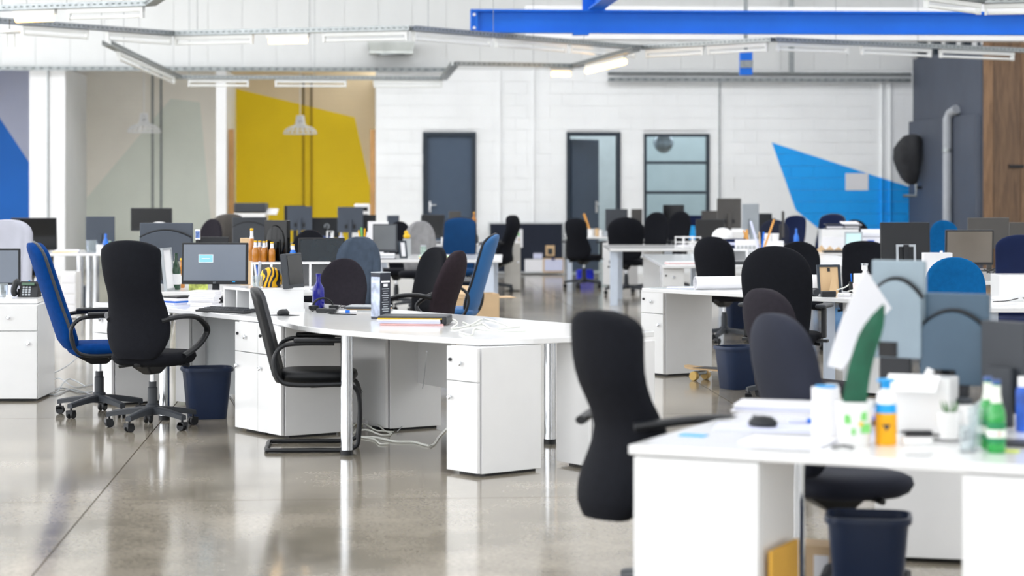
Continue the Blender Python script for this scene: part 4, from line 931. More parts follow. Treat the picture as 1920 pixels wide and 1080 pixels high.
t = thing('smartphone', 'white smartphone showing a picture, propped beside the slate monitor', 'phone', W(371, 18.7, DT), R(-8)); MB().box((0, 0, .42), (.042, .008, .085)).build('body', PAPER, t, bevel=.003); MB().box((0, -.0045, .42), (.036, .001, .058)).build('screen', mat('phone_picture', (70, 100, 160), .2, var=.6, scale=60), t); MB().tube([(0, 0, 0), (0, .0, .38)], .006, 6).build('stand', PLAST, t); MB().lathe([(.05, 0), (.05, .01)], 14).build('stand_base', PLAST, t)
bottle('dark green wine bottle between black chair and wide monitor', 330, 17.9, DT, .30, .038, DGREENG, None, PAPER)
bottle('brown bottle beside the dark green wine bottle', 340, 18.2, DT, .24, .03, AMBER, YEL, PAPER)
boxthing('snack_box', 'green and tan snack packet behind the wide monitor stand', 'packet', 372, 17.8, DT, (.15, .05, .075), 5, mat('packet_print', (168, 178, 90), .5, var=.6, scale=25))
picframe('silver-edged photo frame turned edge-on behind the black chair', 319, 17.75, DT, .28, .34, 84, 6, SILV, False)
t = pile('papers beside the long shelf box', 605, 17.75, DT, .2, .2, 10, [(.008, PAPER), (.006, PLASTG), (.006, PAPERB)])

# ================================================================== left edge desk
a, b = T(-130, 561), T(70, 561)
desk('white desk at the left edge with a telephone', [a, b, T(98, 550), T(-130, 548)], panels=[(G(88, 738), G(99, 726), .0, .70, WHITE)])
pedestal('white drawer pedestal at the left edge under the telephone', G(-38, 752.5), G(70, 752.5), .62)
phone('black desk telephone with grey keys at the left edge', 51, 16.75, DT, -12)
cup('clear glass tumbler beside the telephone', 7, 16.8, DT, .10, .033, CLEAR, 'tumbler', 'glass')
cup('blue and white paper cup behind the telephone', 22, 17.05, DT, .075, .036, PAPERB, 'paper_cup')
pen_pot('dark pen pot holding pens behind the telephone', 62, 17.1, DT, .07, .028, PLAST, [(-.03, 0, .1, CYAN, .006), (.0, .0, .12, PLAST, .006), (.04, 0, .13, BEAMB, .005)])
monitor('grey-screened monitor cut off by the left edge', 0, 17.25, 466, 536, 76, 3, screen=SCRG, case=PLAST, logo=None)
boxthing('mouse_pad', 'dark blue pad at the corner of the left edge desk', 'mouse pad', 83, 17.0, DT, (.1, .07, .004), 0, NAVY, .001)
chair('chair under the pale grey cloth at the left edge', -2, 18.6, 178, 1.25, CLOTHW, w=.40, zb=.46, shape='high', recl=.08)
drape('dust_cloth', 'pale grey cloth draped over the chair at the left edge', (-2, 18.6, 178, .40, .46, 1.25, -.23, .08, .02, .075, 'high'), CLOTHW, t0=.05)
# far left desk
ZF = 27.0
desk('far white desk before the greige alcove with chrome legs', rect(35, 388, 26.9, 28.3), [W(150, 27.0), W(167, 27.9), W(180, 27.0), W(45, 27.8)], lr=.04)
monitor('black glossy monitor on the far desk before the blue alcove', 64, 27.4, 408, 470, 84, 4, screen=SCRB, tilt=10, stand='flat')
monitor('dark square monitor back on the far desk by the water bottle', 188, 27.6, 406, 471, 54, 183, case=MONG, vesa=True)
monitor('black wide television-like monitor before the greige alcove', 284, 27.7, 390, 433, 77, 2, screen=SCRB)
bottle('blue plastic water bottle on the far desk', 198, 27.25, DT, .225, .037, PETB, BEAMB, None)
bottle('small white-capped bottle right of the blue water bottle', 206, 27.3, DT, .14, .03, GREENP, PAPER, None)
cup('clear plastic jug on the far desk', 172, 27.15, DT, .15, .07, CLEAR, 'jug', 'jug', True); cup('white mug between jug and water bottle', 187, 27.1, DT, .1, .045, CERAM, 'mug', 'mug', True)
pile('white papers on the far desk left of the jug', 125, 27.15, DT, .3, .2, 5, [(.01, PAPER), (.006, YEL), (.02, PAPER)])
chair('black chair with arm posts under the far left desk', 56, 28.55, 178, 1.0, BLACKF, shape='square', arms='T')
t = thing('storage_tower', 'white stacked plastic drawer tower below the far left desk', 'drawers', W(133, 26.2), R(0))
MB().box((0, 0, .28), (.18, .3, .54)).build('body', CERAM, t, bevel=.006)
for k in range(4): MB().box((0, -.155, .1 + .125 * k), (.16, .015, .11)).build('drawer_front', PAPER, t, bevel=.004)
boxthing('storage_crate', 'dark grey storage crate on the floor behind the royal blue chair', 'crate', 150, 28.8, 0, (.32, .3, .26), 0, MONG, .01)
t = thing('shell_chair', 'white rounded shell chair behind the slate monitor', 'chair', W(292, 25.2), R(180))
MB().loft(back_rings(.36, .45, 1.14, -.2, .08, .0, .035, 'dome', .08)).build('shell_back', CERAM, t, True); obj('seat', seat_mesh(.42, .42, .46, CERAM, .04), t)
for sx in (-1, 1):
    for sy in (-1, 1): MB().tube([(sx * .14, sy * .13, .43), (sx * .19, sy * .19, .0)], .012, 6).build('leg', CHROME, t, True)
chair('dark round-backed chair right of the slate monitor', 368, 26.1, 150, 1.16, DARKF, w=.36, shape='round')
chair('chair under the dark grey hoodie', 420, 27.2, 20, 1.19, BLACKF, w=.34, shape='square', base='star')
drape('grey_jacket', 'dark grey jacket over the chair by the narrow white pier', (420, 27.2, 20, .34, .47, 1.19, -.23, .12, .02, .075, 'square'), mat('charcoal_cloth', (84, 80, 76), .95, var=.1), t0=.15, grow=.015)
# ================================================================== far centre-left, before yellow wall
desk('far white desk before the yellow alcove', rect(430, 705, 29.6, 31.6), [W(440, 29.7), W(695, 29.7)], square=True, leg_m=LEGM)
t = thing('office_printer', 'white office printer with dark lid before the yellow alcove', 'printer', W(471, 32.6, .9), R(0))
MB().box((0, 0, .12), (.46, .4, .24)).build('body', CERAM, t, bevel=.01); MB().box((0, 0, .315), (.46, .4, .14)).build('scanner_lid', PLASTG, t, bevel=.02); MB().box((.30, -.05, .26), (.18, .25, .015), 0, .3).build('paper_tray', CERAM, t)
boxthing('cupboard', 'white cupboard carrying the office printer', 'cupboard', 471, 32.6, 0, (.6, .5, .9), 0, WHITE)
monitor('dark monitor with arched back and logo before the printer', 468, 24.2, 407, 458, 64, 184, case=PLASTG, ridge=True)
desk('white desk behind the shelf box of bottles', rect(425, 600, 23.6, 25.0), [W(432, 23.7), W(590, 23.7)], square=True, leg_m=LEGM)
chair('small royal blue chair back behind the amber bottles', 496, 26.5, 10, 1.07, BLUEM, w=.34, shape='square')
chair('black dome-backed chair behind the dark teal screen', 566, 22.0, 170, 1.118, BLACKF, w=.40, shape='round')
monitor('grey square monitor back with blue plug before the yellow mural', 562, 30.0, 387, 432, 46, 182, case=MONG, vesa=True)
monitor('dark monitor just behind the grey monitor with blue plug', 553, 30.6, 385.5, 430, 40, 186, case=PLAST)
monitor('grey square monitor back at the right of the yellow mural', 657, 30.0, 388, 436, 48, 180, case=MONG, vesa=True)
t, M3, w3, h3, th3 = monitor('black wide screen between the two grey monitor backs', 609, 31.0, 408, 446, 54, 180, case=PLAST)
mb = MB(); mb.tube([(.06 * math.cos(k * math.pi / 10) * .55, 0, .06 * math.sin(k * math.pi / 10) * .55) for k in range(21)], .004, 5); mb.v = [tuple(M3 @ (Vector(q) + Vector((-.03, th3 / 2 + .003, .02)))) for q in mb.v]; mb.build('logo_ring', SILV, t); lettering('DELL', .022, SILV, t, M3 @ Vector((-.03, th3 / 2 + .004, .02)), (math.pi / 2, 0, math.pi))
for k, (px, hh, r, m, l) in enumerate(((622, .17, .03, CERAM, 'white bottle before the black wide screen'), (640, .20, .035, PAPERB, 'pale bottle left of the right grey monitor'))): bottle(l, px, 30.2, DT, hh, r, m, m, None, neck=.5)
for k, px in enumerate((588, 598, 632)): cup('white cup on the yellow-alcove desk, %s' % ('leftmost', 'second from the left', 'rightmost')[k], px, 30.0, DT, .08, .04, CERAM, group='cups before the yellow alcove')
boxthing('blue_box', 'low navy box on the desk before the black wide screen', 'box', 606, 30.4, DT, (.25, .15, .12), 0, mat('navy_card', (40, 60, 110), .5))
t = thing('wire_holder', 'white wire book holder on the yellow-alcove desk', 'holder', W(620, 29.9, DT)); MB().tube([(-.05, 0, .0), (-.045, 0, .2), (.03, 0, .2), (.03, 0, 0)], .012, 6).build('wire_frame', CERAM, t, True); MB().box((0, 0, .004), (.16, .1, .008)).build('foot', CERAM, t)
boxthing('wall_cabinet', 'white cabinet at the right end of the yellow alcove', 'cabinet', 680, 34.0, 0, (.34, .4, 1.02), 0, WHITE)
t = thing('label_printer', 'white and black printer atop the cabinet by the yellow alcove', 'printer', W(679, 34.0, 1.0201), 0); MB().box((0, 0, .12), (.24, .26, .24)).build('body', CERAM, t, bevel=.02); MB().box((0, -.13, .16), (.17, .01, .06)).build('paper_slot', PLAST, t); MB().box((0, -.13, .06), (.17, .01, .05)).build('tray_slot', PLAST, t)

# ================================================================== middle: white desk with papers (right of jacket)
desk('white desk with pale square legs and piles of papers in mid room', rect(688, 941, 24.7, 26.5), [W(917, 24.82), W(832, 24.82), W(708, 24.82), W(925, 26.3)], square=True, leg_m=LEGM, lr=.055)
monitor('grey matte monitor facing the camera beside the white board', 722, 25.5, 420, 472, 46, -12, case=PLASTG, screen=mat('matte_grey_screen', (98, 102, 106), .5), stand='flat')
boxthing('foam_board', 'white foam board standing behind the grey matte monitor', 'board', 709, 26.05, DT, (.24, .012, .40), -8, PAPER, .001)
pen_pot('black pen pot holding coloured pens left of the foam board', 681, 25.3, DT, .13, .035, PLAST, [(-.05, 0, .30, YEL, .01), (-.02, 0, .33, GREENP, .01), (.02, 0, .32, ORNG, .009), (.05, 0, .28, PAPER, .009)])
pile('white paper heap below the grey matte monitor', 718, 24.95, DT, .28, .2, 4, [(.01, PLAST), (.02, PAPER), (.012, GREYP), (.02, PAPER)])
picframe('white picture in a tilted dark frame left of the drink can', 757, 25.2, DT, .09, .20, 25, 14, FRAMED, False, PAPER)
boxthing('grey_carton', 'grey carton carrying the yellow duck', 'box', 763, 26.0, DT, (.09, .07, .20), 0, GREYP)
t = thing('rubber_duck', 'yellow rubber duck on the grey carton', 'toy duck', W(763, 26.0, DT + .2001), R(120))
MB().lathe([(.02, 0), (.04, .015), (.042, .035), (.025, .055), (.001, .06)], 14).build('duck_body', YEL, t, True); MB().lathe([(.001, 0), (.02, .01), (.025, .025), (.018, .042), (.001, .05)], 12, (.015, 0, .045)).build('duck_head', YEL, t, True); MB().box((.045, 0, .07), (.02, .015, .008)).build('beak', ORNG, t)
lathe_thing('drink_can', 'green and white drink can on the paper-strewn desk', 'can', W(794, 25.3, DT), [('can_body', mat('can_print', (150, 170, 160), .3, var=.7, scale=40), [(.028, 0), (.034, .008), (.034, .13)]), ('can_top', SILV, [(.034, .13), (.028, .145), (.02, .143)])])
pile('yellow and white papers right of the drink can', 815, 25.2, DT, .36, .2, 3, [(.008, YEL), (.01, PAPER), (.008, GREENP), (.008, PAPER)])
pile('small white notes on the desk before the petrol blue chair', 850, 25.4, DT, .22, .16, -6, [(.01, PAPER), (.008, PAPERB)])
chair('chair under the grey jersey', 785, 27.6, 178, 1.08, BLACKF, w=.33, shape='round')
drape('grey_jacket', 'mid grey jersey draped over the chair behind the can', (785, 27.6, 178, .33, .47, 1.08, -.23, .12, .02, .075, 'round'), GREYC, t0=.0, grow=.02, flare=.12)
chair('black chair back right behind the grey matte monitor', 743, 28.3, 175, 1.09, BLACKF, w=.30, shape='dome')
chair('petrol blue high chair with its back to the paper-strewn desk', 856, 28.3, 172, 1.135, TEALF, w=.42, zb=.46, shape='square', recl=.14, curve=0, piping=PLAST)
desk('far white desk before the closed slate door', rect(724, 897, 30.8, 32.6), [W(722, 30.9), W(890, 30.9)], square=True, leg_m=LEGM)
monitor('black tilted screen before the closed slate door', 810, 31.3, 402, 447, 44, -22, tilt=-14, screen=SCRB)
monitor('blue-grey narrow monitor back left of the grey jersey', 737, 31.6, 404, 446, 22, 200, case=MONG)
monitor('dark monitor top behind the foam board', 690, 30.4, 403, 446, 30, 180, case=PLAST)
monitor('brown-grey monitor back before the closed slate door', 853, 32.2, 396, 440, 22, 190, case=MONT)
bottle('amber spray bottle on the far shelf box', 889, 31.6, DT + .19, .24, .035, AMBER, ORNG, PAPER)
hutch('small white shelf box on the far desk before the slate door', 884, 31.7, DT, .2, .25, .1895, 0, 1)
cup('white cup on the far shelf box', 880, 31.7, DT + .19, .1, .04, CERAM); bottle('dark bottle right of the far shelf box', 893, 31.3, DT, .17, .03, PLASTG, PLAST)
for k, px in enumerate((833, 842)): cup('white mug on the far desk, %s of two' % ('left', 'right')[k], px, 31.0, DT, .09, .045, CERAM, 'mug', 'mug')
chair('tall black chair in profile at the open aisle', 928, 32.3, 66, 1.115, BLACKF, w=.42, zb=.44, shape='wave', recl=.06, curve=.05, arms='loop', th=.11)
pedestal('grey-white pedestal behind the tall chair at the aisle', G(946, 546), G(976, 546), .5, m=mat('warm_grey_laminate', (206, 204, 198), .4))
t = thing('cardboard_box', 'open cardboard box on the floor behind the wave desk', 'box', W(890, 22.6), R(12))
mb = MB(); 
for cx, cy, sx, sy in ((0, -.16, .44, .008), (0, .16, .44, .008), (-.216, 0, .008, .312), (.216, 0, .008, .312)): mb.box((cx, cy, .24), (sx, sy, .46))
mb.box((0, 0, .006), (.44, .32, .012)); mb.build('carton', CARD, t)
MB().box((.30, 0, .43), (.19, .31, .006), 0).build('flap', CARD, t).rotation_euler = (0, 0, 0); MB().box((-.12, -.05, .49), (.2, .25, .006), .2, .5).build('flap', CARD, t)

# ================================================================== far right of the aisle
desk('white desk at the far wall beside the open door', rect(1061, 1230, 34.9, 36.4), [W(1068, 35.0), W(1222, 35.0)], square=True, leg_m=LEGM, lr=.04)
pedestal('white side cabinet under the far desk by the open door', G(1131, 536), G(1146, 537), .5, knob=False, drawers=[.70])
chair('black chair turned to the far desk by the open door', 1095, 33.6, -28, 1.05, BLACKF, w=.42, zb=.45, shape='wave', arms='T')
boxthing('blue_bag', 'bright blue bag on the floor under the far desk', 'bag', 1097, 35.6, 0, (.26, .2, .2), 8, mat('ultramarine_nylon', (20, 40, 200), .5, var=.3, scale=10), .03)
pen_pot('white pot holding an orange pencil on the far desk', 1109, 35.5, DT, .11, .06, CERAM, [(-.12, 0, .34, WOODP, .018)])
for k, px in enumerate((1120, 1126, 1135)): cup('jar on the far desk before the open door, %s' % ('left', 'middle', 'right')[k], px, 35.4, DT, .12 - .02 * k, .04, (MDF, CERAM, SILV)[k], 'jar', 'jar')
chair('broad black chair behind the desk with pale leg', 1174, 31.6, -4, 1.10, BLACKF, w=.52, zb=.50, shape='dome', recl=.08)
monitor('dark monitor above the broad black chair', 1156, 35.9, 392, 436, 42, 176, case=PLASTG); monitor('small dark grey monitor right of the broad black chair', 1194, 35.8, 392, 436, 20, 195, case=MONT)
desk('white desk with pale leg left of the wire tray', rect(1143, 1345, 28.7, 30.6), [W(1151, 28.85), W(1253, 28.85), W(1160, 30.4)], square=True, leg_m=LEGM, lr=.05, panels=[(W(1206, 29.1), W(1243, 29.1), .0, .70, WHITE2)])
chair('left of two black leather chairs at the window', 1224, 32.2, 165, 1.155, BLACKF, w=.36, shape='dome', arms='loop'); chair('right of two black leather chairs at the window', 1260, 32.8, 150, 1.16, BLACKF, w=.36, shape='dome', arms='loop')
t = thing('wire_letter_tray', 'white wire letter tray on the desk left of the dome-backed chair', 'letter tray', W(1290, 29.1, DT), R(25))
mb = MB()
for z in (.012, .075, .14):
    mb.tube([(-.13, -.1, z), (.13, -.1, z), (.13, .1, z), (-.13, .1, z), (-.13, -.1, z)], .007, 5)
for x in (-.13, .0, .13): mb.tube([(x, -.1, 0), (x, -.1, .15)], .007, 5); mb.tube([(x, .1, 0), (x, .1, .15)], .007, 5)
mb.build('wire_rack', CERAM, t); MB().box((0, 0, .03), (.22, .18, .02)).build('papers', PAPER, t)
desk('far white desk below the black-framed window', rect(1236, 1500, 33.2, 34.9), [W(1245, 33.3), W(1490, 33.3)], square=True, leg_m=LEGM)
monitor('black monitor reflecting a chair under the window', 1263, 34.0, 384, 428, 40, 5, screen=SCRB); monitor('low dark blue screen right of the reflecting monitor', 1297, 34.4, 404, 430, 40, 3, screen=NAVY, case=NAVY)
monitor('brown-grey low monitor left of the large upright one', 1330, 33.7, 395, 430, 30, 178, case=MONT); monitor('large upright brown-grey monitor back', 1367, 29.7, 372, 428, 45, 184, case=MONT, vesa=True)
monitor('jet black laptop-like screen left of the white hard hat', 1331, 29.3, 411, 455, 53, -6, tilt=-12, screen=mat('jet_black_screen', (4, 5, 6), .3), case=PLAST, stand='flat')
monitor('silver-backed computer right of the upright monitor', 1407, 30.2, 382, 440, 32, 198, case=mat('silver_metal', (165, 172, 178), .3, metal=.6), stand='flat')
desk('white desk behind the dome-backed chair, far half', rect(1345, 1530, 28.8, 30.6), [W(1352, 28.9), W(1520, 28.9)], square=True, leg_m=LEGM)
cup('blue bag bundle on the far desk below the window', 1293, 33.5, DT, .2, .08, CYAN, 'plastic_bag', 'bag', taper=1.2)
cup('white cup on the far desk below the window, left', 1274, 33.4, DT, .1, .045, CERAM); cup('white cup on the far desk below the window, right', 1280, 33.5, DT, .08, .045, CERAM)

# desk J with the dome-backed chair
desk('white desk behind the dome-backed chair, near half', rect(1242, 1650, 23.1, 26.6), [W(1300, 26.4), W(1640, 23.3)], square=True, leg_m=LEGM)
pedestal('white drawer pedestal left of the dome-backed chair', G(1243, 630), G(1283, 630), .55, side='L')
chair('black dome-backed office chair before the white hard hat', 1358, 22.3, -30, 1.058, BLACKF, w=.44, zb=.46, shape='dome', recl=.1, arms=None)
bin_('navy bin under the desk behind the dome-backed chair', 1384, 24.4, .45, .34)
t = pile('stack of navy and white binders under the hard hat', 1376, 26.2, DT, .30, .22, 0, [(.04, NAVY), (.045, PAPERB), (.035, NAVY), (.035, PAPERB), (.04, NAVY)], 'binder_stack', 'binders')
t = thing('hard_hat', 'white hard hat on the stack of binders', 'hard hat', W(1352, 26.2, DT + .1953), R(20)); rings = []
for z, k in ((0, 1), (.03, .99), (.07, .88), (.10, .66), (.12, .36), (.127, .04)): rings.append([(.135 * k * math.cos(j * math.pi / 14), .11 * k * math.sin(j * math.pi / 14), z) for j in range(28)])
MB().loft(rings).build('shell', CERAM, t, True); MB().prism([(.12 * math.cos(q * math.pi / 10) + .045, .1 * math.sin(q * math.pi / 10)) for q in range(-5, 6)], 0, .008).build('peak', CERAM, t)
t.location.x += .02
t = thing('desk_calendar', 'white desk calendar right of the binders', 'calendar', W(1399, 25.6, DT), R(-4)); MB().box((0, 0, .1), (.25, .004, .2), 0, -.2).build('page', PAPER, t); MB().box((0, .06, .1), (.25, .004, .2), 0, .3).build('back_page', PAPER, t)
for k in range(10): MB().box((-.09 + .045 * (k % 5), -.016 + .012 * (k // 5), .05 + .06 * (k // 5)), (.034, .003, .04), 0, -.2).build('month_block', GREYP, t)
hutch('small white cubby on the desk below the calendar', 1388, 24.0, DT, .17, .2, .14, -10, 1)
pen_pot('mesh pen pot holding a long pencil and ruler', 1427, 25.4, DT, .11, .045, PLASTG, [(-.12, 0, .40, PAPERB, .014), (-.02, .01, .28, MDF, .009), (.03, 0, .28, BEAMB, .011), (.15, 0, .42, WOODP, .012)])
boxthing('white_carton', 'white carton carrying paper cups behind the pen pot', 'box', 1449, 26.2, DT, (.24, .15, .17), 0, PAPER)
for k, px in enumerate((1440, 1453)): cup('white paper cup on the white carton, %s of two' % ('left', 'right')[k], px, 26.2, DT + .1701, .085, .05, CERAM, 'paper_cup')
boxthing('white_appliance', 'white rounded appliance behind the hard hat', 'appliance', 1383, 28.9, DT, (.2, .2, .245), 0, CERAM, .03)
t = thing('wooden_figure', 'small gold wooden figure right of the white appliance', 'figurine', W(1400, 26.25, DT + .0), 0); MB().tube([(0, 0, 0), (.01, 0, .12), (-.01, 0, .2), (.005, 0, .3)], [.02, .022, .03, .012], 8).build('body', WOODP, t, True); MB().tube([(-.01, 0, .2), (-.04, -.01, .29)], .01, 6).build('arm', WOODP, t)
pile('low pile of white papers left on the near half desk', 1275, 23.6, DT, .3, .2, 5, [(.008, PINK), (.008, PAPER)]); keyboard('black keyboard right of the dome-backed chair', 1392, 23.35, DT, -3, w=.3)
chair('dark dome-backed chair with white label behind the pen pot', 1450, 31.2, 170, 1.06, mat('ink_blue_fabric', (30, 36, 56), .9, var=.1), w=.42, shape='dome')
chair('navy chair at the tip of the blue mural', 1478, 32.6, 150, 1.10, NAVY, w=.34, shape='square'); chair('navy high chair before the blue mural', 1537, 30.0, 142, 1.155, NAVY, w=.40, zb=.44, shape='square', recl=.22, piping=PLASTG)
chair('black round chair behind the wire tray at the blue mural', 1607, 31.6, 178, 1.055, BLACKF, w=.42, shape='round')
monitor('thin dark screen seen edge-on left of the navy chair', 1468, 30.3, 396, 445, 6, 84, wide=.3, case=MONT)
boxthing('black_speaker', 'black loudspeaker on the far desk right of the silver computer', 'speaker', 1434, 33.9, DT, (.2, .18, .38), 0, PLAST, .01); boxthing('black_speaker', 'shorter black loudspeaker right of the tall one', 'speaker', 1446, 34.1, DT, (.12, .18, .30), 0, PLASTG, .01)
bottle('pale blue water bottle left of the navy high chair', 1493, 29.6, DT, .24, .035, PETB, PETB, None)

# desk N: cupboard, tray and rolls below the blue mural
desk('white desk with cupboard and keyboard below the blue mural', rect(1528, 1765, 26.95, 28.7), [W(1640, 27.1), W(1755, 27.1)], square=True, leg_m=LEGM)
t = thing('desk_cupboard', 'white cupboard standing on the desk below the blue mural', 'cupboard', W(1572, 27.9, DT), R(0)); MB().box((0, 0, .135), (.46, .3, .27)).build('body', CERAM, t, bevel=.003); MB().box((-.05, -.155, .09), (.34, .01, .17)).build('paper_front', PAPER, t)
t = thing('wire_letter_tray', 'grey wire letter tray with papers on the desk cupboard', 'letter tray', W(1580, 27.9, DT + .2701), R(0)); mb = MB()
for z in (.006, .06): mb.tube([(-.22, -.12, z), (.2, -.12, z), (.2, .12, z), (-.22, .12, z), (-.22, -.12, z)], .006, 5)
for x in (-.22, 0, .2): mb.tube([(x, -.12, 0), (x, -.12, .06)], .006, 5)
mb.build('wire_rack', PLASTG, t); MB().box((0, 0, .02), (.38, .2, .02)).build('papers', PAPER, t); MB().box((.1, 0, .07), (.22, .2, .008), .2, .2).build('loose_sheet', PAPER, t)
picframe('grey-framed aqua picture leaning at the desk cupboard', 1600, 27.35, DT, .22, .25, -14, 10, SILV, False, mat('aqua_print', (205, 240, 240), .4, var=.03))
roll('white paper roll lying on the white carton below the blue mural', 1640, 27.8, DT + .1701, .34, .05, 0); boxthing('white_carton', 'white carton under the paper roll below the blue mural', 'box', 1636, 27.8, DT, (.34, .2, .17), 0, PAPER)
boxthing('photo_card', 'small blue photo card propped on the white carton', 'photo', 1633, 27.6, DT, (.085, .004, .14), 0, mat('photo_blue', (30, 90, 200), .4, var=.4, scale=30), .0005)
keyboard('black keyboard on the desk below the blue mural', 1563, 27.05, DT, 2, w=.26)
for k, px in enumerate((1540, 1556, 1572)): o = MB().loft([[(-.07, -.03, 0), (.07, -.03, 0), (.07, .03, 0), (-.07, .03, 0)], [(-.005, -.004, .08 - .01 * k), (.005, -.004, .08 - .01 * k), (.005, .004, .08 - .01 * k), (-.005, .004, .08 - .01 * k)]]).build('crumpled_wrapper', MDF, None, loc=W(px, 27.5, DT)); tag(o, 'tan crumpled paper wrapper on the cupboard desk, %s of three' % ('left', 'middle', 'right')[k], 'wrapper')

# ================================================================== desk L (right middle) with big black chair
a, b = T(1203, 540), T(1625, 562); d, n = away(a, b)
desk('white desk behind the broad near black chair', [a, b, b + n * .86, a + n * .86], [b + n * .1 - d * .45, b + n * .1 - d * .75, a + n * .78 + d * .7], square=True, leg_m=LEGM, lr=.04)
pedestal('white drawer pedestal behind the skateboard', G(1203.5, 701), G(1245, 706), .50, side='R')
pedestal('white pedestal with lock behind the hanging sheet', G(1581, 739), G(1650, 743), .45)
chair('broad black office chair with T-arms before the framed picture back', 1472, 16.4, -22, 1.135, BLACKF, w=.53, zb=.40, shape='dome', recl=.08, curve=.015, arms='T', th=.09, sw=.5, spin=.6)
chair('black chair partly hidden behind the broad T-arm chair', 1500, 21.0, 175, 1.03, BLACKF, w=.40, shape='dome')
chair('square-backed black chair behind the steel flask', 1622, 20.6, 172, 1.045, BLACKF, w=.42, zb=.44, shape='square')
bin_('navy bin beside the skateboard', 1385, 17.3, .33, .335, a=25)
t = thing('skateboard', 'wooden skateboard with yellow wheels on the floor', 'skateboard', W(1338, 17.95), R(-38))
MB().loft([[(x, -.1 * wd, z), (x, .1 * wd, z), (x, .1 * wd, z + .012), (x, -.1 * wd, z + .012)] for x, z, wd in ((-.26, .105, .35), (-.22, .095, .75), (-.15, .09, 1), (.3, .09, 1), (.36, .105, .6))]).build('deck', MDF, t)
MB().box((.05, 0, .1035), (.38, .18, .003)).build('grip_tape', PLAST, t)
for x in (-.13, .2):
    tr = MB().box((x, 0, .06), (.05, .14, .03)).build('truck', STEEL, t, bevel=.006)
    for s in (-1, 1): MB().lathe([(.012, -.022), (.034, -.022), (.038, -.012), (.038, .012), (.034, .022), (.012, .022)], 18, M=Matrix.Translation((x, s * .085, .038)) @ Matrix.Rotation(math.pi / 2, 4, 'X')).build('wheel', mat('urethane_wheel', (214, 180, 110), .4), tr, True)
roll('large white paper roll at the left end of the desk behind the broad chair', 1350, 17.95, DT, .42, .052, 14)
roll('white paper roll right of the broad black chair', 1512, 17.4, DT, .26, .07, -8); paper('flat white drawing sheets at the left end of the broad-chair desk', 1290, 18.2, DT, .34, .25, -5, PAPERB)
picframe('picture frame seen from behind with tan backing and strut', 1556, 17.25, DT, .185, .225, 10, 12, FRAMED, True)
boxthing('power_brick', 'black power adapter before the picture frame back', 'adapter', 1553, 16.75, DT, (.11, .05, .045), 12, PLAST, .006)
boxthing('router', 'white router box with cables right of the adapter', 'router', 1583, 16.85, DT, (.1, .07, .025), -10, PAPER, .006)
for k, pp in enumerate((((1570, 553), (1585, 548), (1595, 542), (1602, 552), (1590, 556)), ((1575, 557), (1592, 555), (1605, 558), (1598, 550)))): cable('white cable curling by the router, %s' % ('upper', 'lower')[k], [T(*q) + Vector((0, 0, .02 + .02 * (k == 0))) for q in pp], CABLEW, .005)
t = bottle('steel flask with silver cap right of the square-backed chair', 1621, 17.2, DT, .235, .03, CERAM, CHROME, None, neck=.8, name='flask')
boxthing('phone_dock', 'white phone dock beside the steel flask', 'dock', 1609, 17.15, DT, (.06, .05, .16), 20, CERAM, .006); cup('pale pink cup before the steel flask', 1610, 16.8, DT, .1, .045, mat('pale_pink', (240, 226, 226), .4))
pen_pot('small pot holding a blue pen by the phone dock', 1598, 17.3, DT, .09, .026, PLAST, [(-.01, 0, .14, BEAMB, .006), (.02, 0, .12, GREENP, .006)])
t = thing('camera', 'black camera lying right of the broad black chair', 'camera', W(1522, 16.9, DT), R(20)); MB().box((0, 0, .03), (.1, .05, .06)).build('body', PLAST, t, bevel=.01); MB().lathe([(.025, 0), (.025, .05)], 14, M=Matrix.Translation((0, -.025, .03)) @ Matrix.Rotation(math.pi / 2, 4, 'X')).build('lens', PLASTG, t, True)

# ================================================================== right edge desks
desk('white desk at the right edge carrying dark monitors', rect(1668, 2080, 19.4, 22.2), [W(1700, 19.6), W(1880, 19.6)], square=True, leg_m=LEGM)
t, M4, w4, h4, th4 = monitor('big dark monitor back with handle slot right of the square-backed chair', 1697, 20.2, 417, 500, 94, 185, case=PLAST, tilt=4)
mb = MB(); frame(mb, -.09, .09, -.2, .0, .02, th4 / 2 + .008, .02); mb.v = [tuple(M4 @ Vector(q)) for q in mb.v]; mb.build('handle_frame', SILV, t)
monitor('brown reflecting monitor facing the camera at the right', 1817, 20.6, 431, 497, 92, 6, screen=SCRBR, tilt=3, stand='flat'); monitor('grey-brown monitor back behind the brown reflecting one', 1853, 21.6, 408, 466, 78, 182, case=MONT)
chair('mid blue chair back behind the monitors at the right', 1777, 26.2, 178, 1.14, BLUEM, w=.36, shape='dome')
bottle('tiny white-capped bottle left of the brown reflecting monitor', 1765, 19.8, DT, .25, .03, PAPERB, PAPER); 
chair('navy chair cut off by the right edge', 1912, 18.2, 165, 1.16, NAVY, w=.44, zb=.45, shape='high', recl=.1); monitor('brown-grey monitor cut off by the right edge', 1915, 19.8, 417, 500, 46, 178, case=MONT, ridge=False)
desk('white desk at the right edge with riser and loose cables', rect(1852, 2200, 15.3, 16.9), [W(1862, 15.5), W(2150, 15.5)], square=True, leg_m=LEGM)
t = thing('desk_riser', 'white riser box on the right edge desk with cables over it', 'riser', W(1975, 16.3, DT), R(0)); MB().box((0, 0, .095), (.85, .3, .19)).build('body', WHITE, t, bevel=.003)
boxthing('file_box', 'white file panel left of the mid blue near chair', 'file box', 1757, 19.6, DT, (.25, .1, .24), 0, PAPER, .003)
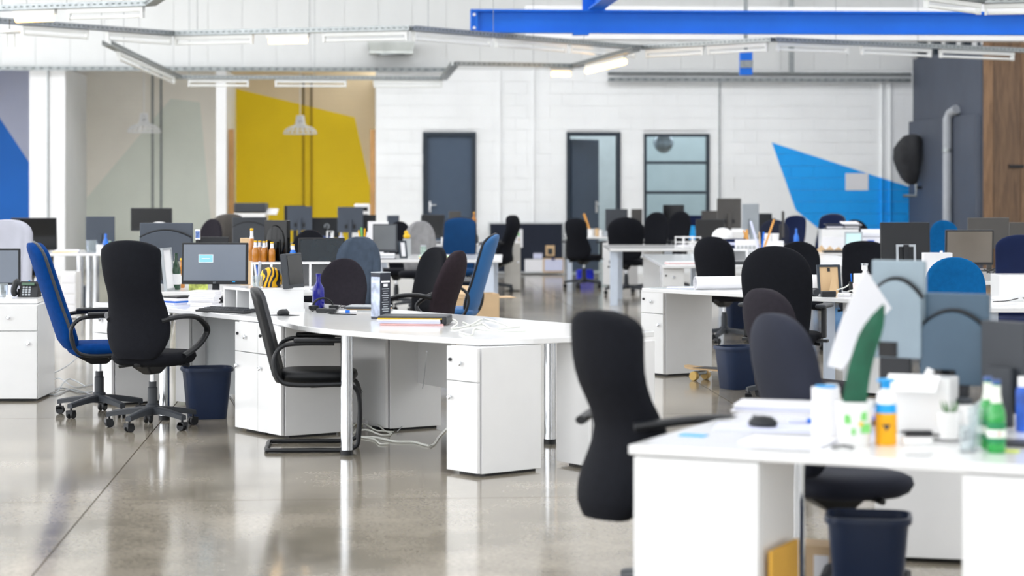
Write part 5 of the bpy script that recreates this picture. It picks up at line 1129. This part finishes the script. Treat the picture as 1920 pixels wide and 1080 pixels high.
for k, pp in enumerate((((1875, 548, .1), (1885, 560, .05), (1905, 558, .02), (1920, 566, .02)), ((1862, 570, .01), (1890, 568, .01), (1925, 562, .02)))): cable('black cable on the right edge desk, %s' % ('draped from the riser', 'lying flat')[k], [T(x, y) + Vector((0, 0, .006 + dz)) for x, y, dz in pp], CABLEB, .004)
for k, pp in enumerate((((1845, 505), (1858, 512), (1872, 508), (1885, 516)), ((1850, 512), (1866, 504), (1880, 512)))): cable('black cable tangle behind the mid blue near chair, %s' % ('long strand', 'short strand')[k], [W(x, 19.7, zy(y, 19.7)) for x, y in pp], CABLEB, .006)
chair('mid blue chair back near the right edge', 1797, 14.5, 174, 1.10, BLUEM, w=.40, zb=.47, shape='dome', recl=.08, arms=None)

# ================================================================== foreground desk
pL, pR = T(1178, 834), T(1925, 873); d, n = away(pL, pR); pE = pL + d * 2.3; an = math.degrees(math.atan2(d.y, d.x)) + math.degrees(TH)
def along(px, off=0.0):
    lo, hi = 0.0, 2.3
    for _ in range(40):
        m_ = (lo + hi) / 2; q = pL + d * m_ + n * off; Zc = q.x * ST + q.y * CT; u_ = (q.x * CT - q.y * ST) / Zc * F + CX
        lo, hi = (m_, hi) if u_ < px else (lo, m_)
    return lo
def flr(v): return Vector((v.x, v.y, 0))
desk('white foreground desk crowded with clutter', [pL, pE, pE + n * 1.5, pL + n * 1.5], [flr(W(1496, 8.5)), flr(pE + n * 1.4)], lr=.028)
pedestal('plain white pedestal at the near left corner of the foreground desk', flr(pL + d * .015 + n * .015), flr(pL + d * along(1422) + n * .015), .38, knob=False, drawers=[.70])
pedestal('plain white pedestal at the right edge of the foreground desk', flr(pL + d * along(1802) + n * .015), flr(pL + d * (along(1802) + .46) + n * .015), .38, knob=False, drawers=[.70])
pedestal('white pedestal at the far side of the foreground desk', G(1640, 1051), G(1815, 1058), .3, h=.62, knob=False, drawers=[.62])
chair('near black fabric chair turned to the foreground desk', 1256, 8.42, -52, 1.13, BLACKF, w=.36, zb=.36, shape='tall', recl=.03, curve=.0, arms='loop', th=.12, yb=-.33, bump=.10, spin=.55)
chair('dark chair tucked to the foreground desk, nearer of two', 1574, 8.8, -66, 1.09, mat('ink_black_fabric', (34, 38, 52), .9, var=.1), w=.44, zb=.46, shape='dome', recl=.1, arms=None, th=.09, zs=.46)
chair('dark chair behind the nearer one at the foreground desk', 1508, 12.3, -58, 1.02, DARKF, w=.42, zb=.46, shape='dome', recl=.1, arms=None, th=.09)
bin_('navy bin under the foreground desk', 1628, 8.35, .36, .31, a=-10)
e0 = pL + d * (along(1422) + .022) + n * .20
o = MB().box((0, 0, .205), (.012, .30, .41)).build('padded_envelope', mat('manila_yellow', (228, 176, 70), .7, var=.06), None, bevel=.005, loc=flr(e0), rz=math.atan2(d.y, d.x)); tag(o, 'yellow padded envelope leaning on the foreground pedestal', 'envelope')
t = thing('parcel_box', 'small brown parcel with white label under the foreground desk', 'box', W(1528, 8.75), R(an)); MB().box((0, 0, .095), (.17, .16, .19)).build('carton', CARD, t, bevel=.003); MB().box((.05, -.081, .09), (.06, .002, .13)).build('shipping_label', PAPER, t)
# foreground desk things
monitor('pale grey monitor back behind the hanging white sheet', 1686, 8.25, 488, 672, 95, 150, case=MONL, wide=.205, ridge=True, stand='round')
monitor('blue-grey monitor back with arched ridge in the foreground', 1793, 8.15, 550, 722, 118, 150, case=mat('blue_grey_monitor_plastic', (66, 88, 106), .4), wide=.25, ridge=True, stand='round')
monitor('dark monitor back at the right edge of the foreground desk', 1884, 7.95, 602, 772, 62, 130, case=PLASTG, wide=.19, stand='round')
q = [W(1623, 8.12, zy(505, 8.12)), W(1672, 8.2, zy(578, 8.2)), W(1580, 8.0, zy(694, 8.0)), W(1552, 7.95, zy(686, 7.95))]
c_ = sum(q, Vector()) / 4; nn = (q[1] - q[0]).cross(q[3] - q[0]).normalized() * .0015
mb = MB(); N = 6; rings = []
for i in range(N + 1):
    s_ = i / N; A_, B_ = q[0].lerp(q[3], s_), q[1].lerp(q[2], s_); bul = nn * 12 * math.sin(math.pi * s_)
    rings.append([A_ - c_ + bul, B_ - c_ + bul, B_ - c_ + nn + bul, A_ - c_ + nn + bul])
mb.loft(rings); o = mb.build('hanging_sheet', PAPER, None, True, loc=c_); tag(o, 'white paper sheet hanging at a slant from the pale grey monitor', 'paper')
t = thing('potted_plant', 'tall green sword leaf plant in a white printed pot', 'plant', W(1602, 7.35, DT), R(0))
po = MB().lathe([(.048, 0), (.05, .003), (.065, .145), (.06, .145), (.048, .13), (.001, .128)], 24).build('pot', CERAM, t, True)
for k, (dx, dz, ww, hh, m) in enumerate(((-.03, .09, .022, .03, GREENP), (.022, .10, .02, .028, GREENP), (.028, .06, .03, .03, GREENP), (-.012, .05, .012, .02, GREENP), (.012, .075, .012, .012, YEL))): MB().box((dx, -math.sqrt(max(0, .0595 ** 2 - dx * dx)) - .001, dz), (ww, .006, hh)).build('printed_leaf', m, po)
rings = []
for s_ in range(11):
    t_ = s_ / 10; wv_ = .04 * (1 - .08 * t_) * (1 if t_ < .75 else max(.03, (1 - t_) / .25) ** .6); x = .0 + .02 * t_ + .075 * t_ * t_; z = .125 + .335 * t_
    rings.append([(x - wv_, .0, z), (x - wv_ * .4, .013, z), (x + wv_ * .4, .013, z), (x + wv_, 0, z), (x + wv_ * .4, -.006, z), (x - wv_ * .4, -.006, z)])
MB().loft(rings).build('leaf', CACT, t, True); MB().lathe([(.05, .12), (.05, .131), (.001, .134)], 16).build('soil', mat('soil', (70, 52, 40), .95), t)
t = cup('white tissue tub left of the potted plant', 1548, 7.62, DT, .165, .048, PAPER, 'tub', 'tub', taper=.98); MB().box((0, 0, .165), (.06, .05, .012)).build('blue_wrap', CYAN, t)
lathe_thing('sunscreen_bottle', 'orange and white pump bottle with blue band beside the potted plant', 'bottle', W(1661, 7.36, DT), [('orange_body', ORNG, [(.033, 0), (.036, .006), (.036, .105)]), ('blue_band', CYAN, [(.036, .105), (.034, .135)]), ('white_shoulder', CERAM, [(.034, .135), (.028, .17), (.016, .185)]), ('pump_cap', CYAN, [(.016, .185), (.016, .205), (.03, .207), (.03, .216)])])
o = [x for x in C.objects if x.name.startswith('orange_body')][-1]; MB().prism([(-.014, .008), (.014, .008), (0, -.014)], 0, .003, Matrix.Translation((-.006, -.034, .062)) @ Matrix.Rotation(math.pi / 2, 4, 'X')).build('emblem', PLASTG, o)
LBLG = mat('bottle_label_white', (232, 236, 226), .5)
for k, (px, Z) in enumerate(((1852, 7.26), (1868, 7.14))):
    t = bottle('green beer bottle in the foreground, %s of two' % ('left and rear', 'right and front')[k], px, Z, DT, .232, .03, GREENG, mat('bottle_cap_blue', (60, 90, 150), .4), mat('bottle_label_green', (30, 130, 80), .5), neck=.40, foil=LBLG, group='green beer bottles on the foreground desk')
    MB().lathe([(.0312, .05), (.0312, .075)], 16).build('white_band', LBLG, t, True); MB().prism([(.007 * (1 if i % 2 == 0 else .4) * math.sin(i * math.pi / 5), .007 * (1 if i % 2 == 0 else .4) * math.cos(i * math.pi / 5)) for i in range(10)], 0, .001, Matrix.Translation((0, -.0318, .063)) @ Matrix.Rotation(math.pi / 2, 4, 'X')).build('red_star', RED, t)
t = thing('tissue_box', 'white open carton behind the orange pump bottle', 'box', W(1735, 7.75, DT), R(an)); MB().box((0, 0, .095), (.2, .14, .19)).build('carton', CERAM, t, bevel=.004); MB().box((-.02, -.11, .175), (.18, .09, .003), 0, .6).build('flap', CERAM, t)
t = thing('potted_plant', 'tiny green plant in a small white pot before the carton', 'plant', W(1779, 7.55, DT), 0); MB().lathe([(.03, 0), (.04, .09), (.036, .09), (.03, .075), (.001, .074)], 18).build('pot', CERAM, t, True)
mb = MB()
for k in range(9): a_ = k * 2.4; mb.loft([[(0, 0, .07), (.004, 0, .07), (.002, .004, .07)], [(.025 * math.cos(a_), .025 * math.sin(a_), .10), (.025 * math.cos(a_) + .006, .025 * math.sin(a_), .10), (.025 * math.cos(a_), .025 * math.sin(a_) + .006, .10)], [(.03 * math.cos(a_), .03 * math.sin(a_), .125), (.03 * math.cos(a_) + .001, .03 * math.sin(a_), .125), (.03 * math.cos(a_), .03 * math.sin(a_) + .001, .125)]])
mb.build('leaves', mat('succulent', (70, 120, 60), .5), t)
lathe_thing('white_jar', 'white jar with dark lid right of the tiny plant', 'jar', W(1806, 7.75, DT), [('body', CERAM, [(.034, 0), (.036, .005), (.036, .085), (.03, .095)]), ('lid', PLASTG, [(.031, .095), (.031, .115)])])
cup('clear tall glass left of the green beer bottles', 1829, 7.2, DT, .14, .024, CLEAR, 'tall_glass', 'glass'); cup('clear short glass beside the tall glass', 1815, 7.16, DT, .085, .03, CLEAR, 'tumbler', 'glass')
mouse('black mouse on papers at the left of the foreground desk', 1430, 7.85, DT + .009, 60); paper('white sheet under the foreground mouse', 1432, 7.85, DT, .34, .24, an + 15, PAPERB, .004, curl=.0)
boxthing('sticky_note', 'cyan sticky note near the left corner of the foreground desk', 'note', 1300, 7.62, DT, (.09, .05, .004), an, CYAN, .001)
pile('lilac magazine with yellow print at the front of the foreground desk', 1475, 7.42, DT, .30, .2, an, [(.004, PAPERB), (.005, PAPER)], 'magazine', 'magazine'); pile('stack of white papers at the back left of the foreground desk', 1465, 8.45, DT, .34, .25, an + 8, [(.012, PAPER), (.01, PAPERB), (.01, PAPER)])
t = thing('marker_pen', 'blue capped pen before the stack of papers', 'pen', W(1512, 8.0, DT + .009), R(10)); MB().tube([(-.07, 0, 0), (.03, 0, 0)], .007, 8).build('barrel', PAPERB, t, True); MB().tube([(.0, 0, 0), (.045, 0, 0)], .0085, 8).build('cap', BEAMB, t, True)
boxthing('remote_control', 'black remote on the front of the foreground desk', 'remote', 1722, 7.38, DT + .0251, (.09, .035, .02), 0, PLAST, .005); boxthing('white_case', 'small white case under the black remote', 'case', 1718, 7.37, DT, (.1, .06, .025), 0, CERAM, .006)
t = thing('white_handset', 'white handset leaning on the foreground clutter', 'handset', W(1728, 8.05, DT), R(0)); MB().tube([(-.03, 0, .06), (.035, .0, .19)], .016, 10).build('handle', CERAM, t, True); MB().box((-.02, 0, .035), (.09, .08, .07)).build('cradle', PLAST, t, bevel=.01)
lathe_thing('spray_bottle', 'blue and white striped can at the right edge of the foreground desk', 'can', W(1919, 7.75, DT), [('body', mat('can_blue', (40, 90, 190), .3, var=.4, scale=12), [(.025, 0), (.027, .006), (.027, .14), (.02, .155)]), ('cap', CERAM, [(.02, .155), (.02, .19)])])
for k, pp in enumerate((((1690, 812), (1750, 818), (1790, 822), (1815, 812)), ((1740, 826), (1790, 830), (1830, 822)), ((1600, 842), (1580, 838), (1560, 842)))): cable('thin dark cable on the foreground desk, %s' % ('running to the glasses', 'nearest the front edge', 'left of the potted plant')[k], [T(*q_) + Vector((0, 0, .006)) for q_ in pp], CABLEB, .004)
lathe_thing('glass_jar', 'clear jar with pale lid left of the sword leaf', 'jar', W(1560, 8.35, DT), [('body', mat('smoky_jar_glass', (190, 186, 170), .1, var=.2), [(.03, 0), (.034, .01), (.034, .07), (.022, .09)]), ('lid', SILV, [(.024, .09), (.024, .11)])])
pile('blue and grey booklets behind the orange pump bottle', 1650, 8.0, DT, .2, .15, an, [(.02, NAVY), (.015, BEAMB), (.015, PAPERB)])
boxthing('docking_station', 'black docking station behind the white open carton', 'dock', 1712, 8.12, DT, (.15, .09, .085), an, PLAST, .008)
lathe_thing('white_jar', 'small white pill bottle before the pale grey monitor', 'bottle', W(1690, 8.0, DT), [('body', CERAM, [(.022, 0), (.024, .004), (.024, .075), (.018, .085)]), ('cap', mat('jar_cap_white', (236, 238, 240), .3), [(.02, .085), (.02, .11)])])
t = thing('plastic_tray', 'crumpled pale plastic tray right of the tiny plant', 'tray', W(1833, 7.75, DT), R(an)); MB().loft([[(-.05, -.04, 0), (.05, -.04, 0), (.05, .04, 0), (-.05, .04, 0)], [(-.06, -.05, .05), (.06, -.05, .07), (.07, .05, .16), (-.06, .05, .06)]], cap=False).build('tray_wall', mat('pale_plastic', (206, 216, 216), .3, var=.1), t); MB().box((0, 0, .004), (.1, .08, .008)).build('tray_floor', mat('pale_plastic', (206, 216, 216), .3), t)
boxthing('tablet', 'black tablet lying behind the green beer bottles', 'tablet', 1902, 7.35, DT, (.2, .14, .012), an + 10, PLAST, .004)
boxthing('sticky_note', 'lime sticky note beside the black tablet', 'note', 1893, 7.17, DT, (.06, .04, .004), an, mat('lime_paper', (200, 214, 40), .6), .001)
lathe_thing('desk_clock', 'small round black gadget inside the white box shelf', 'gadget', W(457, 15.0, DT + .0185), [('foot', PLAST, [(.018, 0), (.018, .02)]), ('dial', PLASTG, [(.012, .02), (.03, .04), (.034, .06), (.03, .08), (.012, .095)])])
